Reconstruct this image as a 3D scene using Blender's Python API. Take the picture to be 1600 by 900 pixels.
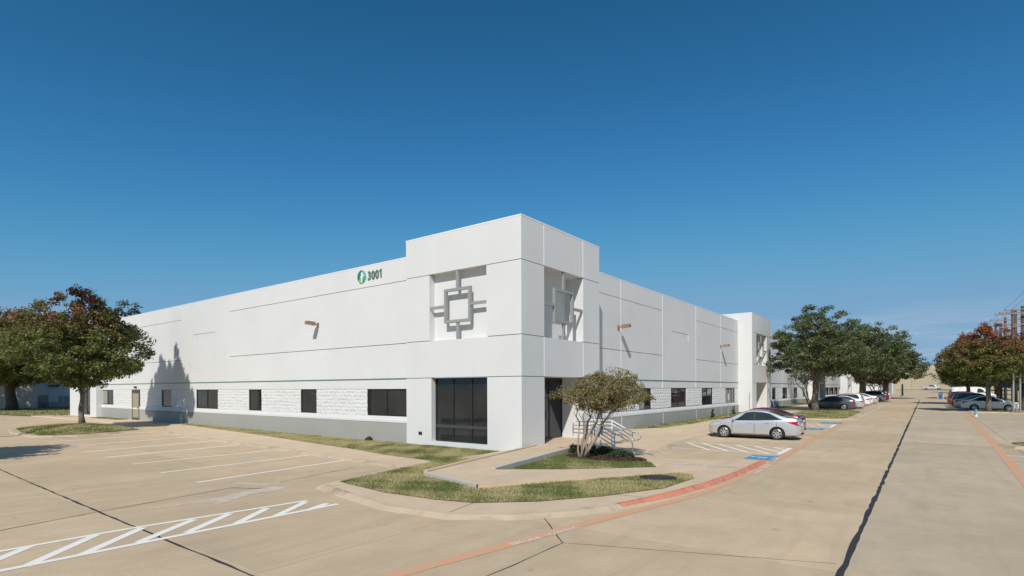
import bpy, bmesh, math, random
import numpy as np
from mathutils import Vector, Matrix
from mathutils.geometry import tessellate_polygon
D = bpy.data
S = bpy.context.scene
COL = S.collection
for o in list(D.objects): D.objects.remove(o)
R = math.radians
random.seed(5)

# ------------------------------------------------------------------ camera
cam_d = D.cameras.new("camera"); cam = D.objects.new("camera", cam_d); COL.objects.link(cam); S.camera = cam
CX, CY, CZ = 13.514, -18.614, 2.70
FPX, YAW, ROLL = 861.25, R(36.986), R(-0.193)
fw = Vector((-math.sin(YAW), math.cos(YAW), 0)); r0 = Vector((math.cos(YAW), math.sin(YAW), 0)); u0 = Vector((0, 0, 1))
rt = r0 * math.cos(ROLL) + u0 * math.sin(ROLL); up = u0 * math.cos(ROLL) - r0 * math.sin(ROLL)
mw = Matrix((rt, up, -fw)).transposed().to_4x4(); mw.translation = (CX, CY, CZ)
cam.matrix_world = mw
cam_d.sensor_width = 36; cam_d.sensor_fit = 'HORIZONTAL'; cam_d.lens = FPX / 1600 * 36
cam_d.shift_y = (606.96 - 450) / 1600; cam_d.clip_start = 0.1; cam_d.clip_end = 6000

# ------------------------------------------------------------------ light
SUN = Vector((0.46, -1.0, 1.05)).normalized()
sl = D.lights.new("sun", 'SUN'); sl.energy = 3.6; sl.angle = R(0.45); sl.color = (1.0, 0.935, 0.845)
so = D.objects.new("sun", sl); COL.objects.link(so); so.rotation_euler = (-SUN).to_track_quat('-Z', 'Y').to_euler(); so.location = (20, -40, 60)
W = D.worlds.new("World"); S.world = W; W.use_nodes = True
nt = W.node_tree; bg = nt.nodes['Background']
sky = nt.nodes.new('ShaderNodeTexSky'); sky.sky_type = 'NISHITA'; sky.sun_disc = False
sky.sun_elevation = math.asin(SUN.z); sky.sun_rotation = math.atan2(SUN.x, SUN.y)
sky.altitude = 200; sky.air_density = 1.0; sky.dust_density = 0.3; sky.ozone_density = 3.0
bg.inputs['Strength'].default_value = 0.10
tcw = nt.nodes.new('ShaderNodeTexCoord'); sepw = nt.nodes.new('ShaderNodeSeparateXYZ'); nt.links.new(tcw.outputs['Generated'], sepw.inputs[0])
mpw = nt.nodes.new('ShaderNodeMapping'); mpw.inputs['Scale'].default_value = (1.6, 1.6, 14); nt.links.new(tcw.outputs['Generated'], mpw.inputs[0])
nzw = nt.nodes.new('ShaderNodeTexNoise'); nzw.inputs['Scale'].default_value = 3.0; nzw.inputs['Detail'].default_value = 5; nzw.inputs['Roughness'].default_value = .55
nt.links.new(mpw.outputs[0], nzw.inputs['Vector'])
mr1 = nt.nodes.new('ShaderNodeMapRange'); mr1.inputs[1].default_value = .44; mr1.inputs[2].default_value = .72; nt.links.new(nzw.outputs[0], mr1.inputs[0])
mr2 = nt.nodes.new('ShaderNodeMapRange'); mr2.inputs[1].default_value = .06; mr2.inputs[2].default_value = .13; mr2.inputs[3].default_value = 1; mr2.inputs[4].default_value = 0
nt.links.new(sepw.outputs[2], mr2.inputs[0])
mm = nt.nodes.new('ShaderNodeMath'); mm.operation = 'MULTIPLY'; nt.links.new(mr1.outputs[0], mm.inputs[0]); nt.links.new(mr2.outputs[0], mm.inputs[1])
mm2 = nt.nodes.new('ShaderNodeMath'); mm2.operation = 'MULTIPLY'; mm2.inputs[1].default_value = .55; nt.links.new(mm.outputs[0], mm2.inputs[0])
mxw = nt.nodes.new('ShaderNodeMix'); mxw.data_type = 'RGBA'; mxw.inputs[7].default_value = (5.6, 5.9, 6.3, 1)
# colour curve of a polarised lens on the whole sky
sp = nt.nodes.new('ShaderNodeSeparateColor'); cb_ = nt.nodes.new('ShaderNodeCombineColor'); nt.links.new(sky.outputs[0], sp.inputs[0])
def wm(op, a_, b_):
    nd = nt.nodes.new('ShaderNodeMath'); nd.operation = op
    for i_, v_ in enumerate((a_, b_)):
        if isinstance(v_, (int, float)): nd.inputs[i_].default_value = v_
        else: nt.links.new(v_, nd.inputs[i_])
    return nd.outputs[0]
for i, (gam, cap, sc) in enumerate(((1.80, .18, 1.284), (1.35, .34, 1.25), (1.55, .52, 1.62))):
    y_ = wm('MULTIPLY', wm('POWER', wm('MULTIPLY', sp.outputs[i], .1), gam), sc)
    den = wm('POWER', wm('ADD', wm('POWER', wm('DIVIDE', y_, cap), 4.0), 1.0), .25)
    nt.links.new(wm('MULTIPLY', wm('DIVIDE', y_, den), 10.0), cb_.inputs[i])
nt.links.new(mm2.outputs[0], mxw.inputs[0]); nt.links.new(cb_.outputs[0], mxw.inputs[6]); nt.links.new(mxw.outputs[2], bg.inputs['Color'])

S.view_settings.view_transform = 'Standard'; S.view_settings.look = 'None'; S.view_settings.gamma = 1.0
S.view_settings.use_curve_mapping = False; S.view_settings.exposure = 0.2
S.render.engine = 'CYCLES'

# ------------------------------------------------------------------ helpers
def gz(y):                       # the drive rises gently into the distance
    return 0.0 if y < 8 else (0.006 * (y - 8) if y < 100 else 0.552 + 0.009 * (y - 100))
def ray(px, py): return fw + rt * ((px - 800) / FPX) - up * ((py - 606.96) / FPX)
def gnd(px, py, dz=0.0):
    d = ray(px, py); z = dz
    for _ in range(12):
        p = Vector((CX, CY, CZ)) + d * ((z - CZ) / d.z); z = gz(p.y) + dz
    return p
def atd(px, py, depth): return Vector((CX, CY, CZ)) + ray(px, py) * depth

def T(o, label=None, cat=None, group=None, kind=None):
    if label: o['label'] = label
    if cat: o['category'] = cat
    if group: o['group'] = group
    if kind: o['kind'] = kind
    return o
def link(o, parent=None):
    COL.objects.link(o)
    if parent: o.parent = parent
    return o
def empty(name, loc=(0, 0, 0), rz=0):
    o = D.objects.new(name, None); o.location = loc; o.rotation_euler = (0, 0, rz); o.empty_display_size = .3
    return link(o)
def copy_tree(o, parent=None):
    c = o.copy(); COL.objects.link(c)
    if parent: c.parent = parent
    for ch in list(o.children): copy_tree(ch, c)
    return c

class MB:
    def __init__(s): s.v = []; s.f = []; s.m = []
    def add(s, vs, fs, mi=0):
        k = len(s.v); s.v += [tuple(a) for a in vs]; s.f += [tuple(i + k for i in f) for f in fs]; s.m += [mi] * len(fs); return s
    def box(s, x0, x1, y0, y1, z0, z1, mi=0):
        vs = [(x0, y0, z0), (x1, y0, z0), (x1, y1, z0), (x0, y1, z0), (x0, y0, z1), (x1, y0, z1), (x1, y1, z1), (x0, y1, z1)]
        return s.add(vs, [(0, 3, 2, 1), (4, 5, 6, 7), (0, 1, 5, 4), (1, 2, 6, 5), (2, 3, 7, 6), (3, 0, 4, 7)], mi)
    def tube(s, pts, rad, n=8, cap=True, mi=0):
        pts = [Vector(p) for p in pts]
        if not isinstance(rad, (list, tuple)): rad = [rad] * len(pts)
        vs = []; fs = []; ref = None
        for i, p in enumerate(pts):
            t = (pts[min(i + 1, len(pts) - 1)] - pts[max(i - 1, 0)]).normalized()
            if ref is None: ref = Vector((1, 0, 0)) if abs(t.x) < .8 else Vector((0, 1, 0))
            a = ref - t * ref.dot(t)
            a = a.normalized() if a.length > 1e-4 else t.orthogonal().normalized()
            b = t.cross(a); ref = a
            for k in range(n):
                an = 2 * math.pi * k / n; vs.append(p + (a * math.cos(an) + b * math.sin(an)) * rad[i])
        for i in range(len(pts) - 1):
            for k in range(n):
                k2 = (k + 1) % n; fs.append((i * n + k, i * n + k2, (i + 1) * n + k2, (i + 1) * n + k))
        if cap: fs.append(tuple(range(n))[::-1]); fs.append(tuple((len(pts) - 1) * n + k for k in range(n)))
        return s.add(vs, fs, mi)
    def prism(s, poly, z0, z1, mi=0):
        n = len(poly)
        if sum(poly[i][0] * poly[(i + 1) % n][1] - poly[(i + 1) % n][0] * poly[i][1] for i in range(n)) < 0: poly = poly[::-1]
        vs = [(p[0], p[1], z0) for p in poly] + [(p[0], p[1], z1) for p in poly]
        fs = [tuple(range(n))[::-1], tuple(range(n, 2 * n))] + [(i, (i + 1) % n, n + (i + 1) % n, n + i) for i in range(n)]
        return s.add(vs, fs, mi)
    def build(s, name, mat, parent=None, smooth=False, sharp=None):
        me = D.meshes.new(name); me.from_pydata(s.v, [], s.f)
        for m in (mat if isinstance(mat, (list, tuple)) else [mat]): me.materials.append(m)
        if any(s.m): me.polygons.foreach_set('material_index', s.m)
        if smooth: me.polygons.foreach_set('use_smooth', [True] * len(s.f))
        if smooth and sharp: me.set_sharp_from_angle(angle=R(sharp))
        me.update()
        return link(D.objects.new(name, me), parent)

def loft_lathe(prof, n=24, axis='y'):     # prof (r, h) -> mesh data around an axis
    vs = []; fs = []
    for r_, h in prof:
        for k in range(n):
            a = 2 * math.pi * k / n; c, s_ = r_ * math.cos(a), r_ * math.sin(a)
            vs.append((c, h, s_) if axis == 'y' else (c, s_, h))
    for i in range(len(prof) - 1):
        for k in range(n):
            k2 = (k + 1) % n; fs.append((i * n + k, i * n + k2, (i + 1) * n + k2, (i + 1) * n + k))
    return vs, fs

# ------------------------------------------------------------------ materials
class NG:
    def __init__(s, name):
        s.m = D.materials.new(name); s.m.use_nodes = True; s.t = s.m.node_tree; s.b = s.t.nodes['Principled BSDF']
        s.tc = s.t.nodes.new('ShaderNodeTexCoord')
    def n(s, k, **kw):
        nd = s.t.nodes.new(k)
        for a, b in kw.items(): setattr(nd, a, b)
        return nd
    def l(s, a, b): s.t.links.new(a, b)
    def noise(s, scale, detail=4, rough=.55, vec=None, stretch=None, coord='Object'):
        nd = s.n('ShaderNodeTexNoise'); nd.inputs['Scale'].default_value = scale; nd.inputs['Detail'].default_value = detail; nd.inputs['Roughness'].default_value = rough
        src = s.geo() if coord == 'World' else s.tc.outputs[coord]
        if stretch:
            mp = s.n('ShaderNodeMapping'); mp.inputs['Scale'].default_value = stretch; s.l(src, mp.inputs[0]); src = mp.outputs[0]
        s.l(src, nd.inputs['Vector']); return nd.outputs[0]
    def geo(s):
        if not hasattr(s, 'g'): s.g = s.n('ShaderNodeNewGeometry')
        return s.g.outputs['Position']
    def rng(s, src, a, b, c=0., d=1.):
        nd = s.n('ShaderNodeMapRange'); 
        for i, v in enumerate((a, b, c, d)): nd.inputs[i + 1].default_value = v
        s.l(src, nd.inputs[0]); return nd.outputs[0]
    def mix(s, fac, a, b, mode='MIX'):
        nd = s.n('ShaderNodeMix', data_type='RGBA', blend_type=mode)
        for i, v in ((0, fac), (6, a), (7, b)):
            if isinstance(v, (int, float)): nd.inputs[i].default_value = v
            elif isinstance(v, (tuple, list)): nd.inputs[i].default_value = (*v[:3], 1)
            else: s.l(v, nd.inputs[i])
        return nd.outputs[2]
    def col(s, v):
        if isinstance(v, (tuple, list)): s.b.inputs['Base Color'].default_value = (*v[:3], 1)
        else: s.l(v, s.b.inputs['Base Color'])
    def bump(s, src, strength=.3, dist=.01):
        nd = s.n('ShaderNodeBump'); nd.inputs['Strength'].default_value = strength; nd.inputs['Distance'].default_value = dist
        s.l(src, nd.inputs['Height']); s.l(nd.outputs[0], s.b.inputs['Normal'])
    def set(s, **kw):
        for k, v in kw.items(): s.b.inputs[k.replace('_', ' ')].default_value = v
        return s

def simple(name, col, rough=.6, metal=0., var=.06, scale=6., spec=.5):
    g = NG(name); nz = g.noise(scale, 4, coord='World')
    f = g.rng(nz, .3, .7, 1 - var, 1 + var)
    cc = g.n('ShaderNodeCombineColor'); [g.l(f, cc.inputs[i]) for i in range(3)]
    g.col(g.mix(1.0, col, cc.outputs[0], 'MULTIPLY')); g.set(Roughness=rough, Metallic=metal)
    g.b.inputs['Specular IOR Level'].default_value = spec
    return g.m

def concrete(name, a, b, slab=False, stain=.5, seedvec=(1, 1, 1)):
    g = NG(name)
    big = g.noise(.22, 6, .62, coord='World'); med = g.noise(1.3, 6, .65, coord='World', stretch=(1, .55, 1)); fine = g.noise(24, 5, .75, coord='World')
    st = g.noise(.55, 7, .7, coord='World', stretch=(.6, 1.4, 1))
    c = g.mix(g.rng(big, .36, .64), a, b)
    c = g.mix(g.rng(med, .42, .72, 0, .55), c, tuple(x * .84 for x in a))
    c = g.mix(g.rng(st, .58, .76, 0, stain), c, (a[0] * .60, a[1] * .60, a[2] * .62))
    c = g.mix(g.rng(st, .24, .42, .45, 0), c, tuple(min(1, x * 1.18) for x in b))
    lng = g.noise(.9, 5, .6, coord='World', stretch=(2.6, .22, 1)); c = g.mix(g.rng(lng, .52, .70, 0, .35), c, tuple(x * .78 for x in a))
    # dark drips and specks
    vo = g.n('ShaderNodeTexVoronoi'); vo.inputs['Scale'].default_value = .8; vo.inputs['Randomness'].default_value = 1; g.l(g.geo(), vo.inputs['Vector'])
    spot = g.rng(vo.outputs['Distance'], .012, .06, .55, 0)
    c = g.mix(spot, c, (.12, .105, .09))
    hue = g.noise(.75, 4, .6, coord='World', stretch=(1.2, .8, 1)); c = g.mix(g.rng(hue, .55, .72, 0, .5), c, (a[0] * .90, a[1] * .97, a[2] * .98)); c = g.mix(g.rng(hue, .45, .28, 0, .5), c, (b[0] * 1.03, b[1] * .97, b[2] * .97))
    v2 = g.n('ShaderNodeTexVoronoi'); v2.inputs['Scale'].default_value = 2.3; g.l(g.geo(), v2.inputs['Vector']); c = g.mix(g.rng(v2.outputs['Distance'], .01, .035, .4, 0), c, (.16, .13, .10))
    sc = g.noise(3.4, 6, .75, coord='World', stretch=(.35, 1.6, 1)); c = g.mix(g.rng(sc, .60, .74, 0, .45), c, tuple(min(1, x * 1.22) for x in b)); c = g.mix(g.rng(sc, .40, .27, 0, .4), c, tuple(x * .80 for x in a))
    f = g.rng(fine, .25, .75, .90, 1.10)
    cc = g.n('ShaderNodeCombineColor'); [g.l(f, cc.inputs[i]) for i in range(3)]
    c = g.mix(1.0, c, cc.outputs[0], 'MULTIPLY')
    if slab:
        oi = g.n('ShaderNodeObjectInfo'); v = g.rng(oi.outputs['Random'], 0, 1, .93, 1.06)
        c2 = g.n('ShaderNodeCombineColor'); [g.l(v, c2.inputs[i]) for i in range(3)]
        c = g.mix(1.0, c, c2.outputs[0], 'MULTIPLY')
    g.col(c); g.set(Roughness=.88); g.b.inputs['Specular IOR Level'].default_value = .25
    g.bump(g.noise(60, 4, .7, coord='World'), .25, .004)
    return g.m

M = {}
M['lot'] = concrete('lot_concrete', (.505, .392, .262), (.595, .458, .304), True)
M['lot2'] = concrete('lot_concrete_grey', (.475, .388, .270), (.56, .45, .312), True)
M['lotbase'] = concrete('lot_base', (.50, .392, .264), (.58, .452, .305))
M['walk'] = concrete('walk_concrete', (.58, .45, .31), (.635, .50, .35), stain=.3)
M['kerb'] = concrete('kerb_concrete', (.49, .39, .27), (.56, .45, .315), stain=.8)
def stained(m):
    t = m.node_tree; b = t.nodes['Principled BSDF']; lk = b.inputs['Base Color'].links[0]; src = lk.from_socket
    geo = t.nodes.new('ShaderNodeNewGeometry'); nz = t.nodes.new('ShaderNodeTexNoise'); nz.inputs['Scale'].default_value = .75; nz.inputs['Detail'].default_value = 7; nz.inputs['Roughness'].default_value = .7; t.links.new(geo.outputs['Position'], nz.inputs['Vector'])
    mr = t.nodes.new('ShaderNodeMapRange'); mr.inputs[1].default_value = .50; mr.inputs[2].default_value = .66; mr.inputs[4].default_value = .7; t.links.new(nz.outputs[0], mr.inputs[0])
    mx = t.nodes.new('ShaderNodeMix'); mx.data_type = 'RGBA'; mx.inputs[7].default_value = (.20, .165, .125, 1); t.links.new(mr.outputs[0], mx.inputs[0]); t.links.new(src, mx.inputs[6]); t.links.new(mx.outputs[2], b.inputs['Base Color'])
stained(M['kerb'])
M['pale'] = concrete('pale_concrete', (.50, .47, .41), (.56, .53, .47), stain=.3)
M['court_shade'] = simple('court_shade', (.055, .056, .06), .9, var=.2)  # tree shade on the truck court, put into the paving colour

def wallmat(name, col, streak=.05):
    g = NG(name); a = g.noise(.35, 5, .6, coord='World'); b = g.noise(1.6, 5, .65, coord='World', stretch=(2.2, 2.2, .10)); f = g.noise(45, 3, .6, coord='World')
    c = g.mix(g.rng(a, .35, .65), tuple(x * (1 - streak) for x in col), col)
    c = g.mix(g.rng(b, .55, .8, 0, streak * 3), c, tuple(x * .80 for x in col))
    oi = g.n('ShaderNodeObjectInfo'); v = g.rng(oi.outputs['Random'], 0, 1, .985, 1.01)
    c2 = g.n('ShaderNodeCombineColor'); [g.l(v, c2.inputs[i]) for i in range(3)]
    g.col(g.mix(1.0, c, c2.outputs[0], 'MULTIPLY')); g.set(Roughness=.75); g.b.inputs['Specular IOR Level'].default_value = .3
    g.bump(f, .12, .003); return g.m
M['white'] = wallmat('white_paint', (.685, .695, .69))
M['block'] = wallmat('split_block_paint', (.71, .72, .715), .03)
M['grey'] = wallmat('grey_paint', (.37, .375, .35), .06)
M['joint'] = simple('joint_shadow_filler', (.24, .245, .245), .9)
M['coping'] = simple('white_coping_metal', (.78, .79, .80), .4, 0, .02)
M['trim'] = simple('green_trim', (.11, .22, .19), .5)
M['orn'] = simple('ornament_grey', (.30, .31, .305), .5, 0, .05)
M['frame'] = simple('bronze_frame', (.035, .035, .036), .35, .3)
M['framel'] = simple('mullion_metal', (.11, .115, .12), .35, .6)
M['bronze'] = simple('door_bronze', (.10, .075, .05), .4, .3)
M['roof'] = simple('roof_gravel', (.4, .4, .39), .9)
M['rust'] = simple('rusty_brown_lamp', (.27, .175, .115), .6, 0, .25, 9)
M['lens'] = simple('lamp_lens', (.5, .48, .42), .2)
M['tan'] = wallmat('tan_wall', (.50, .42, .31))
M['tanlight'] = wallmat('tan_light_band', (.60, .51, .40))
M['rail'] = simple('white_rail_paint', (.82, .82, .80), .35, 0, .03)
M['bark'] = None
def glass(name, tint=(.012, .014, .016), rough=.04):
    g = NG(name); n_ = g.noise(.7, 3, coord='World'); g.col(g.mix(g.rng(n_, .3, .7), tint, tuple(x * 2.2 for x in tint)))
    g.set(Roughness=rough, IOR=1.5); g.b.inputs['Specular IOR Level'].default_value = .55; g.bump(g.noise(1.3, 2, coord='World'), .03, .02); return g.m
M['glass'] = glass('tinted_glass')
M['blind'] = simple('drawn_blind', (.30, .29, .26), .7)
M['doorpane'] = simple('papered_door_pane', (.33, .30, .23), .25)
def paintmat(name, col, wear=.5, base=(.40, .32, .23), lo=.50, hi=.62):
    g = NG(name); n1 = g.noise(3.2, 8, .75, coord='World'); n2 = g.noise(38, 5, .7, coord='World')
    w = g.n('ShaderNodeMath', operation='ADD'); g.l(n1, w.inputs[0]); g.l(g.rng(n2, .3, .7, -.12, .12), w.inputs[1])
    c = g.mix(g.rng(w.outputs[0], lo, hi, 0, wear), col, base)
    g.col(c); g.set(Roughness=.7); return g.m
M['paint'] = paintmat('white_road_paint', (.84, .80, .73), .5, lo=.60, hi=.78)
M['faded'] = paintmat('faded_road_paint', (.62, .57, .48), .9, lo=.42, hi=.62)
M['smudge'] = paintmat('scrubbed_paint_smudge', (.60, .53, .43), 1.0, (.49, .392, .27), lo=.44, hi=.60)
M['red'] = paintmat('red_kerb_paint', (.70, .335, .175), .9, (.52, .40, .27), lo=.42, hi=.62)
M['redk'] = paintmat('fresh_red_kerb_paint', (.64, .235, .14), .85, (.30, .15, .10), lo=.47, hi=.66)
M['blue'] = paintmat('blue_bay_paint', (.05, .27, .50), .6, (.22, .30, .36), lo=.5, hi=.7)
M['tar'] = simple('tar_sealant', (.035, .033, .032), .7, 0, .3, 20)
M['mulch'] = simple('mulch', (.085, .055, .038), .95, 0, .5, 14)
M['soil'] = None
def lawnmat():
    g = NG('lawn_turf'); a = g.noise(.55, 5, .65, coord='World'); b = g.noise(9, 5, .7, coord='World')
    c = g.mix(g.rng(a, .40, .62), (.19, .19, .075), (.37, .32, .16)); c = g.mix(g.rng(b, .3, .7, 0, .6), c, (.10, .10, .035)); g.col(c); g.set(Roughness=.95); g.b.inputs['Specular IOR Level'].default_value = .1
    g.bump(g.noise(40, 4, .8, coord='World'), .8, .03); return g.m
M['lawn'] = lawnmat()
def attrmat(name, trans=.3, rough=.6, spec=.3):
    g = NG(name); at = g.n('ShaderNodeAttribute'); at.attribute_name = 'tint'; g.l(at.outputs['Color'], g.b.inputs['Base Color'])
    g.set(Roughness=rough); g.b.inputs['Specular IOR Level'].default_value = spec
    if trans:
        tr = g.n('ShaderNodeBsdfTranslucent'); g.l(at.outputs['Color'], tr.inputs['Color']); ms = g.n('ShaderNodeMixShader'); ms.inputs[0].default_value = trans
        g.l(g.b.outputs[0], ms.inputs[1]); g.l(tr.outputs[0], ms.inputs[2]); g.l(ms.outputs[0], g.t.nodes['Material Output'].inputs['Surface'])
    return g.m
M['leaf'] = attrmat('leaf', .38, .55, .35); M['blade'] = attrmat('grass_blade', .2, .7, .2)
def barkmat(name, a, b):
    g = NG(name); n1 = g.noise(7, 6, .7, coord='World', stretch=(1, 1, .25)); n2 = g.noise(1.1, 3, coord='World')
    c = g.mix(g.rng(n1, .35, .65), a, b); c = g.mix(g.rng(n2, .4, .7, 0, .4), c, tuple(x * .6 for x in a)); g.col(c); g.set(Roughness=.9); g.bump(n1, .8, .03); return g.m
M['bark'] = barkmat('grey_bark', (.13, .105, .085), (.24, .20, .165)); M['barkpale'] = barkmat('pale_smooth_bark', (.36, .27, .20), (.50, .40, .31)); M['barkdark'] = barkmat('dark_bark', (.06, .05, .042), (.13, .105, .085))
def carpaint(name, col, metal=.0, rough=.28):
    g = NG(name); n_ = g.noise(1.5, 3, coord='World'); g.col(g.mix(g.rng(n_, .3, .7), tuple(x * .96 for x in col), col)); g.set(Roughness=rough, Metallic=metal)
    g.b.inputs['Coat Weight'].default_value = .8; g.b.inputs['Coat Roughness'].default_value = .04; return g.m
M['c_silver'] = carpaint('silver_car_paint', (.55, .56, .58), .45, .34); M['c_white'] = carpaint('white_car_paint', (.74, .74, .73)); M['c_red'] = carpaint('dark_red_car_paint', (.16, .012, .018), .2)
M['c_grey'] = carpaint('grey_car_paint', (.10, .105, .115), .4); M['c_black'] = carpaint('black_car_paint', (.012, .012, .014)); M['c_maroon'] = carpaint('maroon_car_paint', (.10, .015, .035), .2)
M['c_green'] = carpaint('dark_green_car_paint', (.018, .05, .045), .2); M['c_blue'] = carpaint('dark_blue_car_paint', (.02, .03, .07), .2)
M['carglass'] = glass('car_glass', (.015, .022, .024), .02); M['rubber'] = simple('tyre_rubber', (.022, .022, .023), .85); M['rim'] = simple('alloy_rim', (.55, .55, .56), .35, .7)
M['plastic'] = simple('black_plastic', (.025, .025, .027), .6); M['tail'] = simple('red_tail_lens', (.42, .012, .02), .15); M['head'] = simple('headlight_lens', (.55, .57, .58), .1, .2); M['plate'] = simple('plate_metal', (.7, .7, .68), .4)
M['wood'] = barkmat('pole_wood', (.07, .05, .04), (.13, .095, .07)); M['armwood'] = simple('crossarm_wood', (.28, .21, .17), .8); M['wire'] = simple('wire_metal', (.05, .05, .055), .5); M['insul'] = simple('insulator_grey', (.25, .25, .26), .3)
M['postblue'] = simple('blue_box_paint', (.02, .13, .36), .4); M['yellow'] = simple('yellow_post_paint', (.62, .44, .06), .5); M['hydrant'] = simple('hydrant_white', (.75, .73, .68), .4); M['hydblue'] = simple('hydrant_blue', (.03, .20, .42), .4)
M['galv'] = simple('galvanised', (.42, .43, .43), .45, .6); M['signw'] = simple('sign_face', (.75, .76, .76), .4); M['iron'] = simple('cast_iron', (.03, .03, .032), .6)
M['l_dk'] = simple('sign_dark_green', (.03, .20, .16), .5); M['l_teal'] = simple('sign_teal', (.13, .42, .42), .5); M['l_lime'] = simple('sign_lime', (.30, .50, .12), .5); M['l_mid'] = simple('sign_mid_green', (.06, .36, .26), .5); M['l_white'] = simple('sign_white', (.8, .8, .8), .5)
M['num'] = simple('number_green_grey', (.11, .20, .17), .5)

# ------------------------------------------------------------------ ground
def ribbon(name, pts, width, z, mat, parent=None, kind='structure'):
    """flat strip along pts (x,y[,w]) lying z above the ground"""
    mb = MB(); P = []
    pts = [(*p, width) if len(p) == 2 else p for p in pts]
    dens = []
    for a, b in zip(pts[:-1], pts[1:]):
        n = max(1, int(math.hypot(b[0] - a[0], b[1] - a[1]) / 3))
        for i in range(n): dens.append(tuple(a[k] + (b[k] - a[k]) * i / n for k in range(3)))
    dens.append(pts[-1])
    for i, p in enumerate(dens):
        a = dens[max(i - 1, 0)]; b = dens[min(i + 1, len(dens) - 1)]; t = Vector((b[0] - a[0], b[1] - a[1])).normalized(); nrm = Vector((-t.y, t.x)) * p[2] / 2
        P += [(p[0] - nrm.x, p[1] - nrm.y, gz(p[1] - nrm.y) + z), (p[0] + nrm.x, p[1] + nrm.y, gz(p[1] + nrm.y) + z)]
    mb.add(P, [(2 * i + 1, 2 * i, 2 * i + 2, 2 * i + 3) for i in range(len(dens) - 1)])
    o = mb.build(name, mat, parent)
    if kind and not parent: o['kind'] = kind
    return o
gm = MB(); ys = [-900, 8, 100, 320, 2500]
gzl = lambda y: gz(min(y, 320)) - .03
gm.add([(x, y, gzl(y)) for y in ys for x in (-2500, 2500)], [(2 * i, 2 * i + 1, 2 * i + 3, 2 * i + 2) for i in range(len(ys) - 1)])
ground = T(gm.build('ground', M['lotbase']), kind='structure')
lot = empty('parking_lot'); lot['kind'] = 'structure'
xs = [-36, -29.5, -23.6, -18, -12.4, -6.8, -1.2, 5.65, 12.5, 16.6, 22, 28, 34, 40]
ysl = [-34, -28, -24, -19.3, -14.4, -9.3, -5, 0, 4, 8, 14, 20, 26, 32, 40, 50, 60, 72, 86, 100]
for i in range(len(xs) - 1):
    for j in range(len(ysl) - 1):
        x0, x1, y0, y1 = xs[i] + .004, xs[i + 1] - .004, ysl[j] + .004, ysl[j + 1] - .004
        if x1 < 3 and y0 > 5: continue
        if x1 < -1 and y0 > -5.5: continue
        mb = MB(); e = .006
        def P(x, y, dz): return (x, y, gz(y) + dz)
        vs = [P(x0, y0, -.025), P(x1, y0, -.025), P(x1, y1, -.025), P(x0, y1, -.025), P(x0 + e, y0 + e, 0), P(x1 - e, y0 + e, 0), P(x1 - e, y1 - e, 0), P(x0 + e, y1 - e, 0)]
        mb.add(vs, [(4, 5, 6, 7), (0, 1, 5, 4), (1, 2, 6, 5), (2, 3, 7, 6), (3, 0, 4, 7)])
        mb.build('concrete_slab', M['lot2' if x0 > 12.4 else 'lot'], lot)
MB().prism([(-36, -5.0), (-13, -5.0), (-1.2, -5.0), (-1.2, -4.6), (-9, -4.6), (-13, -4.6), (-16.5, -4.4), (-20, -4.1), (-27.6, -2.7), (-33, -.2), (-33, -2.2), (-36, -2.2)], -.025, 0).build('concrete_slab', M['lot'], lot)
rg = random.Random(3)
def ragged(name, pts, w, jitter, step=.35):
    out = []
    for a, b in zip(pts[:-1], pts[1:]):
        n = max(1, int(math.hypot(b[0] - a[0], b[1] - a[1]) / step))
        for i in range(n):
            t = i / n; out.append((a[0] + (b[0] - a[0]) * t + rg.uniform(-jitter, jitter), a[1] + (b[1] - a[1]) * t + rg.uniform(-jitter, jitter), w * rg.uniform(.55, 1.45)))
    out.append((*pts[-1], w)); mb = MB(); P = []
    for i, p in enumerate(out):
        a = out[max(i - 1, 0)]; b = out[min(i + 1, len(out) - 1)]; t = Vector((b[0] - a[0], b[1] - a[1])).normalized(); nr = Vector((-t.y, t.x)) * p[2] / 2
        P += [(p[0] - nr.x, p[1] - nr.y, gz(p[1]) + .003), (p[0] + nr.x, p[1] + nr.y, gz(p[1]) + .003)]
    mb.add(P, [(2 * i + 1, 2 * i, 2 * i + 2, 2 * i + 3) for i in range(len(out) - 1)])
    return T(mb.build(name, M['tar']), kind='structure')
ragged('joint_sealant', [(12.53, -24), (12.5, -5), (12.47, 20)], .085, .012)
ragged('joint_sealant', [(12.47, 20), (12.5, 100)], .10, .01, 1.2)
ragged('joint_sealant', [(-12.4, -14.1), (-1.2, -14.38), (5.7, -14.5), (12, -14.6)], .05, .01)
ragged('joint_sealant', [(-.6, -16.6), (-1.15, -14.4), (-1.72, -11.25), (-1.7, -10.9)], .035, .012)
ragged('joint_sealant', [(-1.7, -11.2), (-.95, -10.75)], .05, .02)
ragged('joint_sealant', [(-1.5, -9.9), (-2.3, -6.6)], .03, .012)
ragged('joint_sealant', [(6.85, -8.75), (8.42, -10.4), (8.46, -11.9), (8.4, -14)], .02, .006)
ragged('joint_sealant', [(8.42, -10.4), (12.4, -8.9)], .012, .006)
ragged('joint_sealant', [(8.9, 14.1), (12.5, 14)], .02, .006); ragged('joint_sealant', [(12.5, 14), (17, 13.5)], .04, .01)

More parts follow.
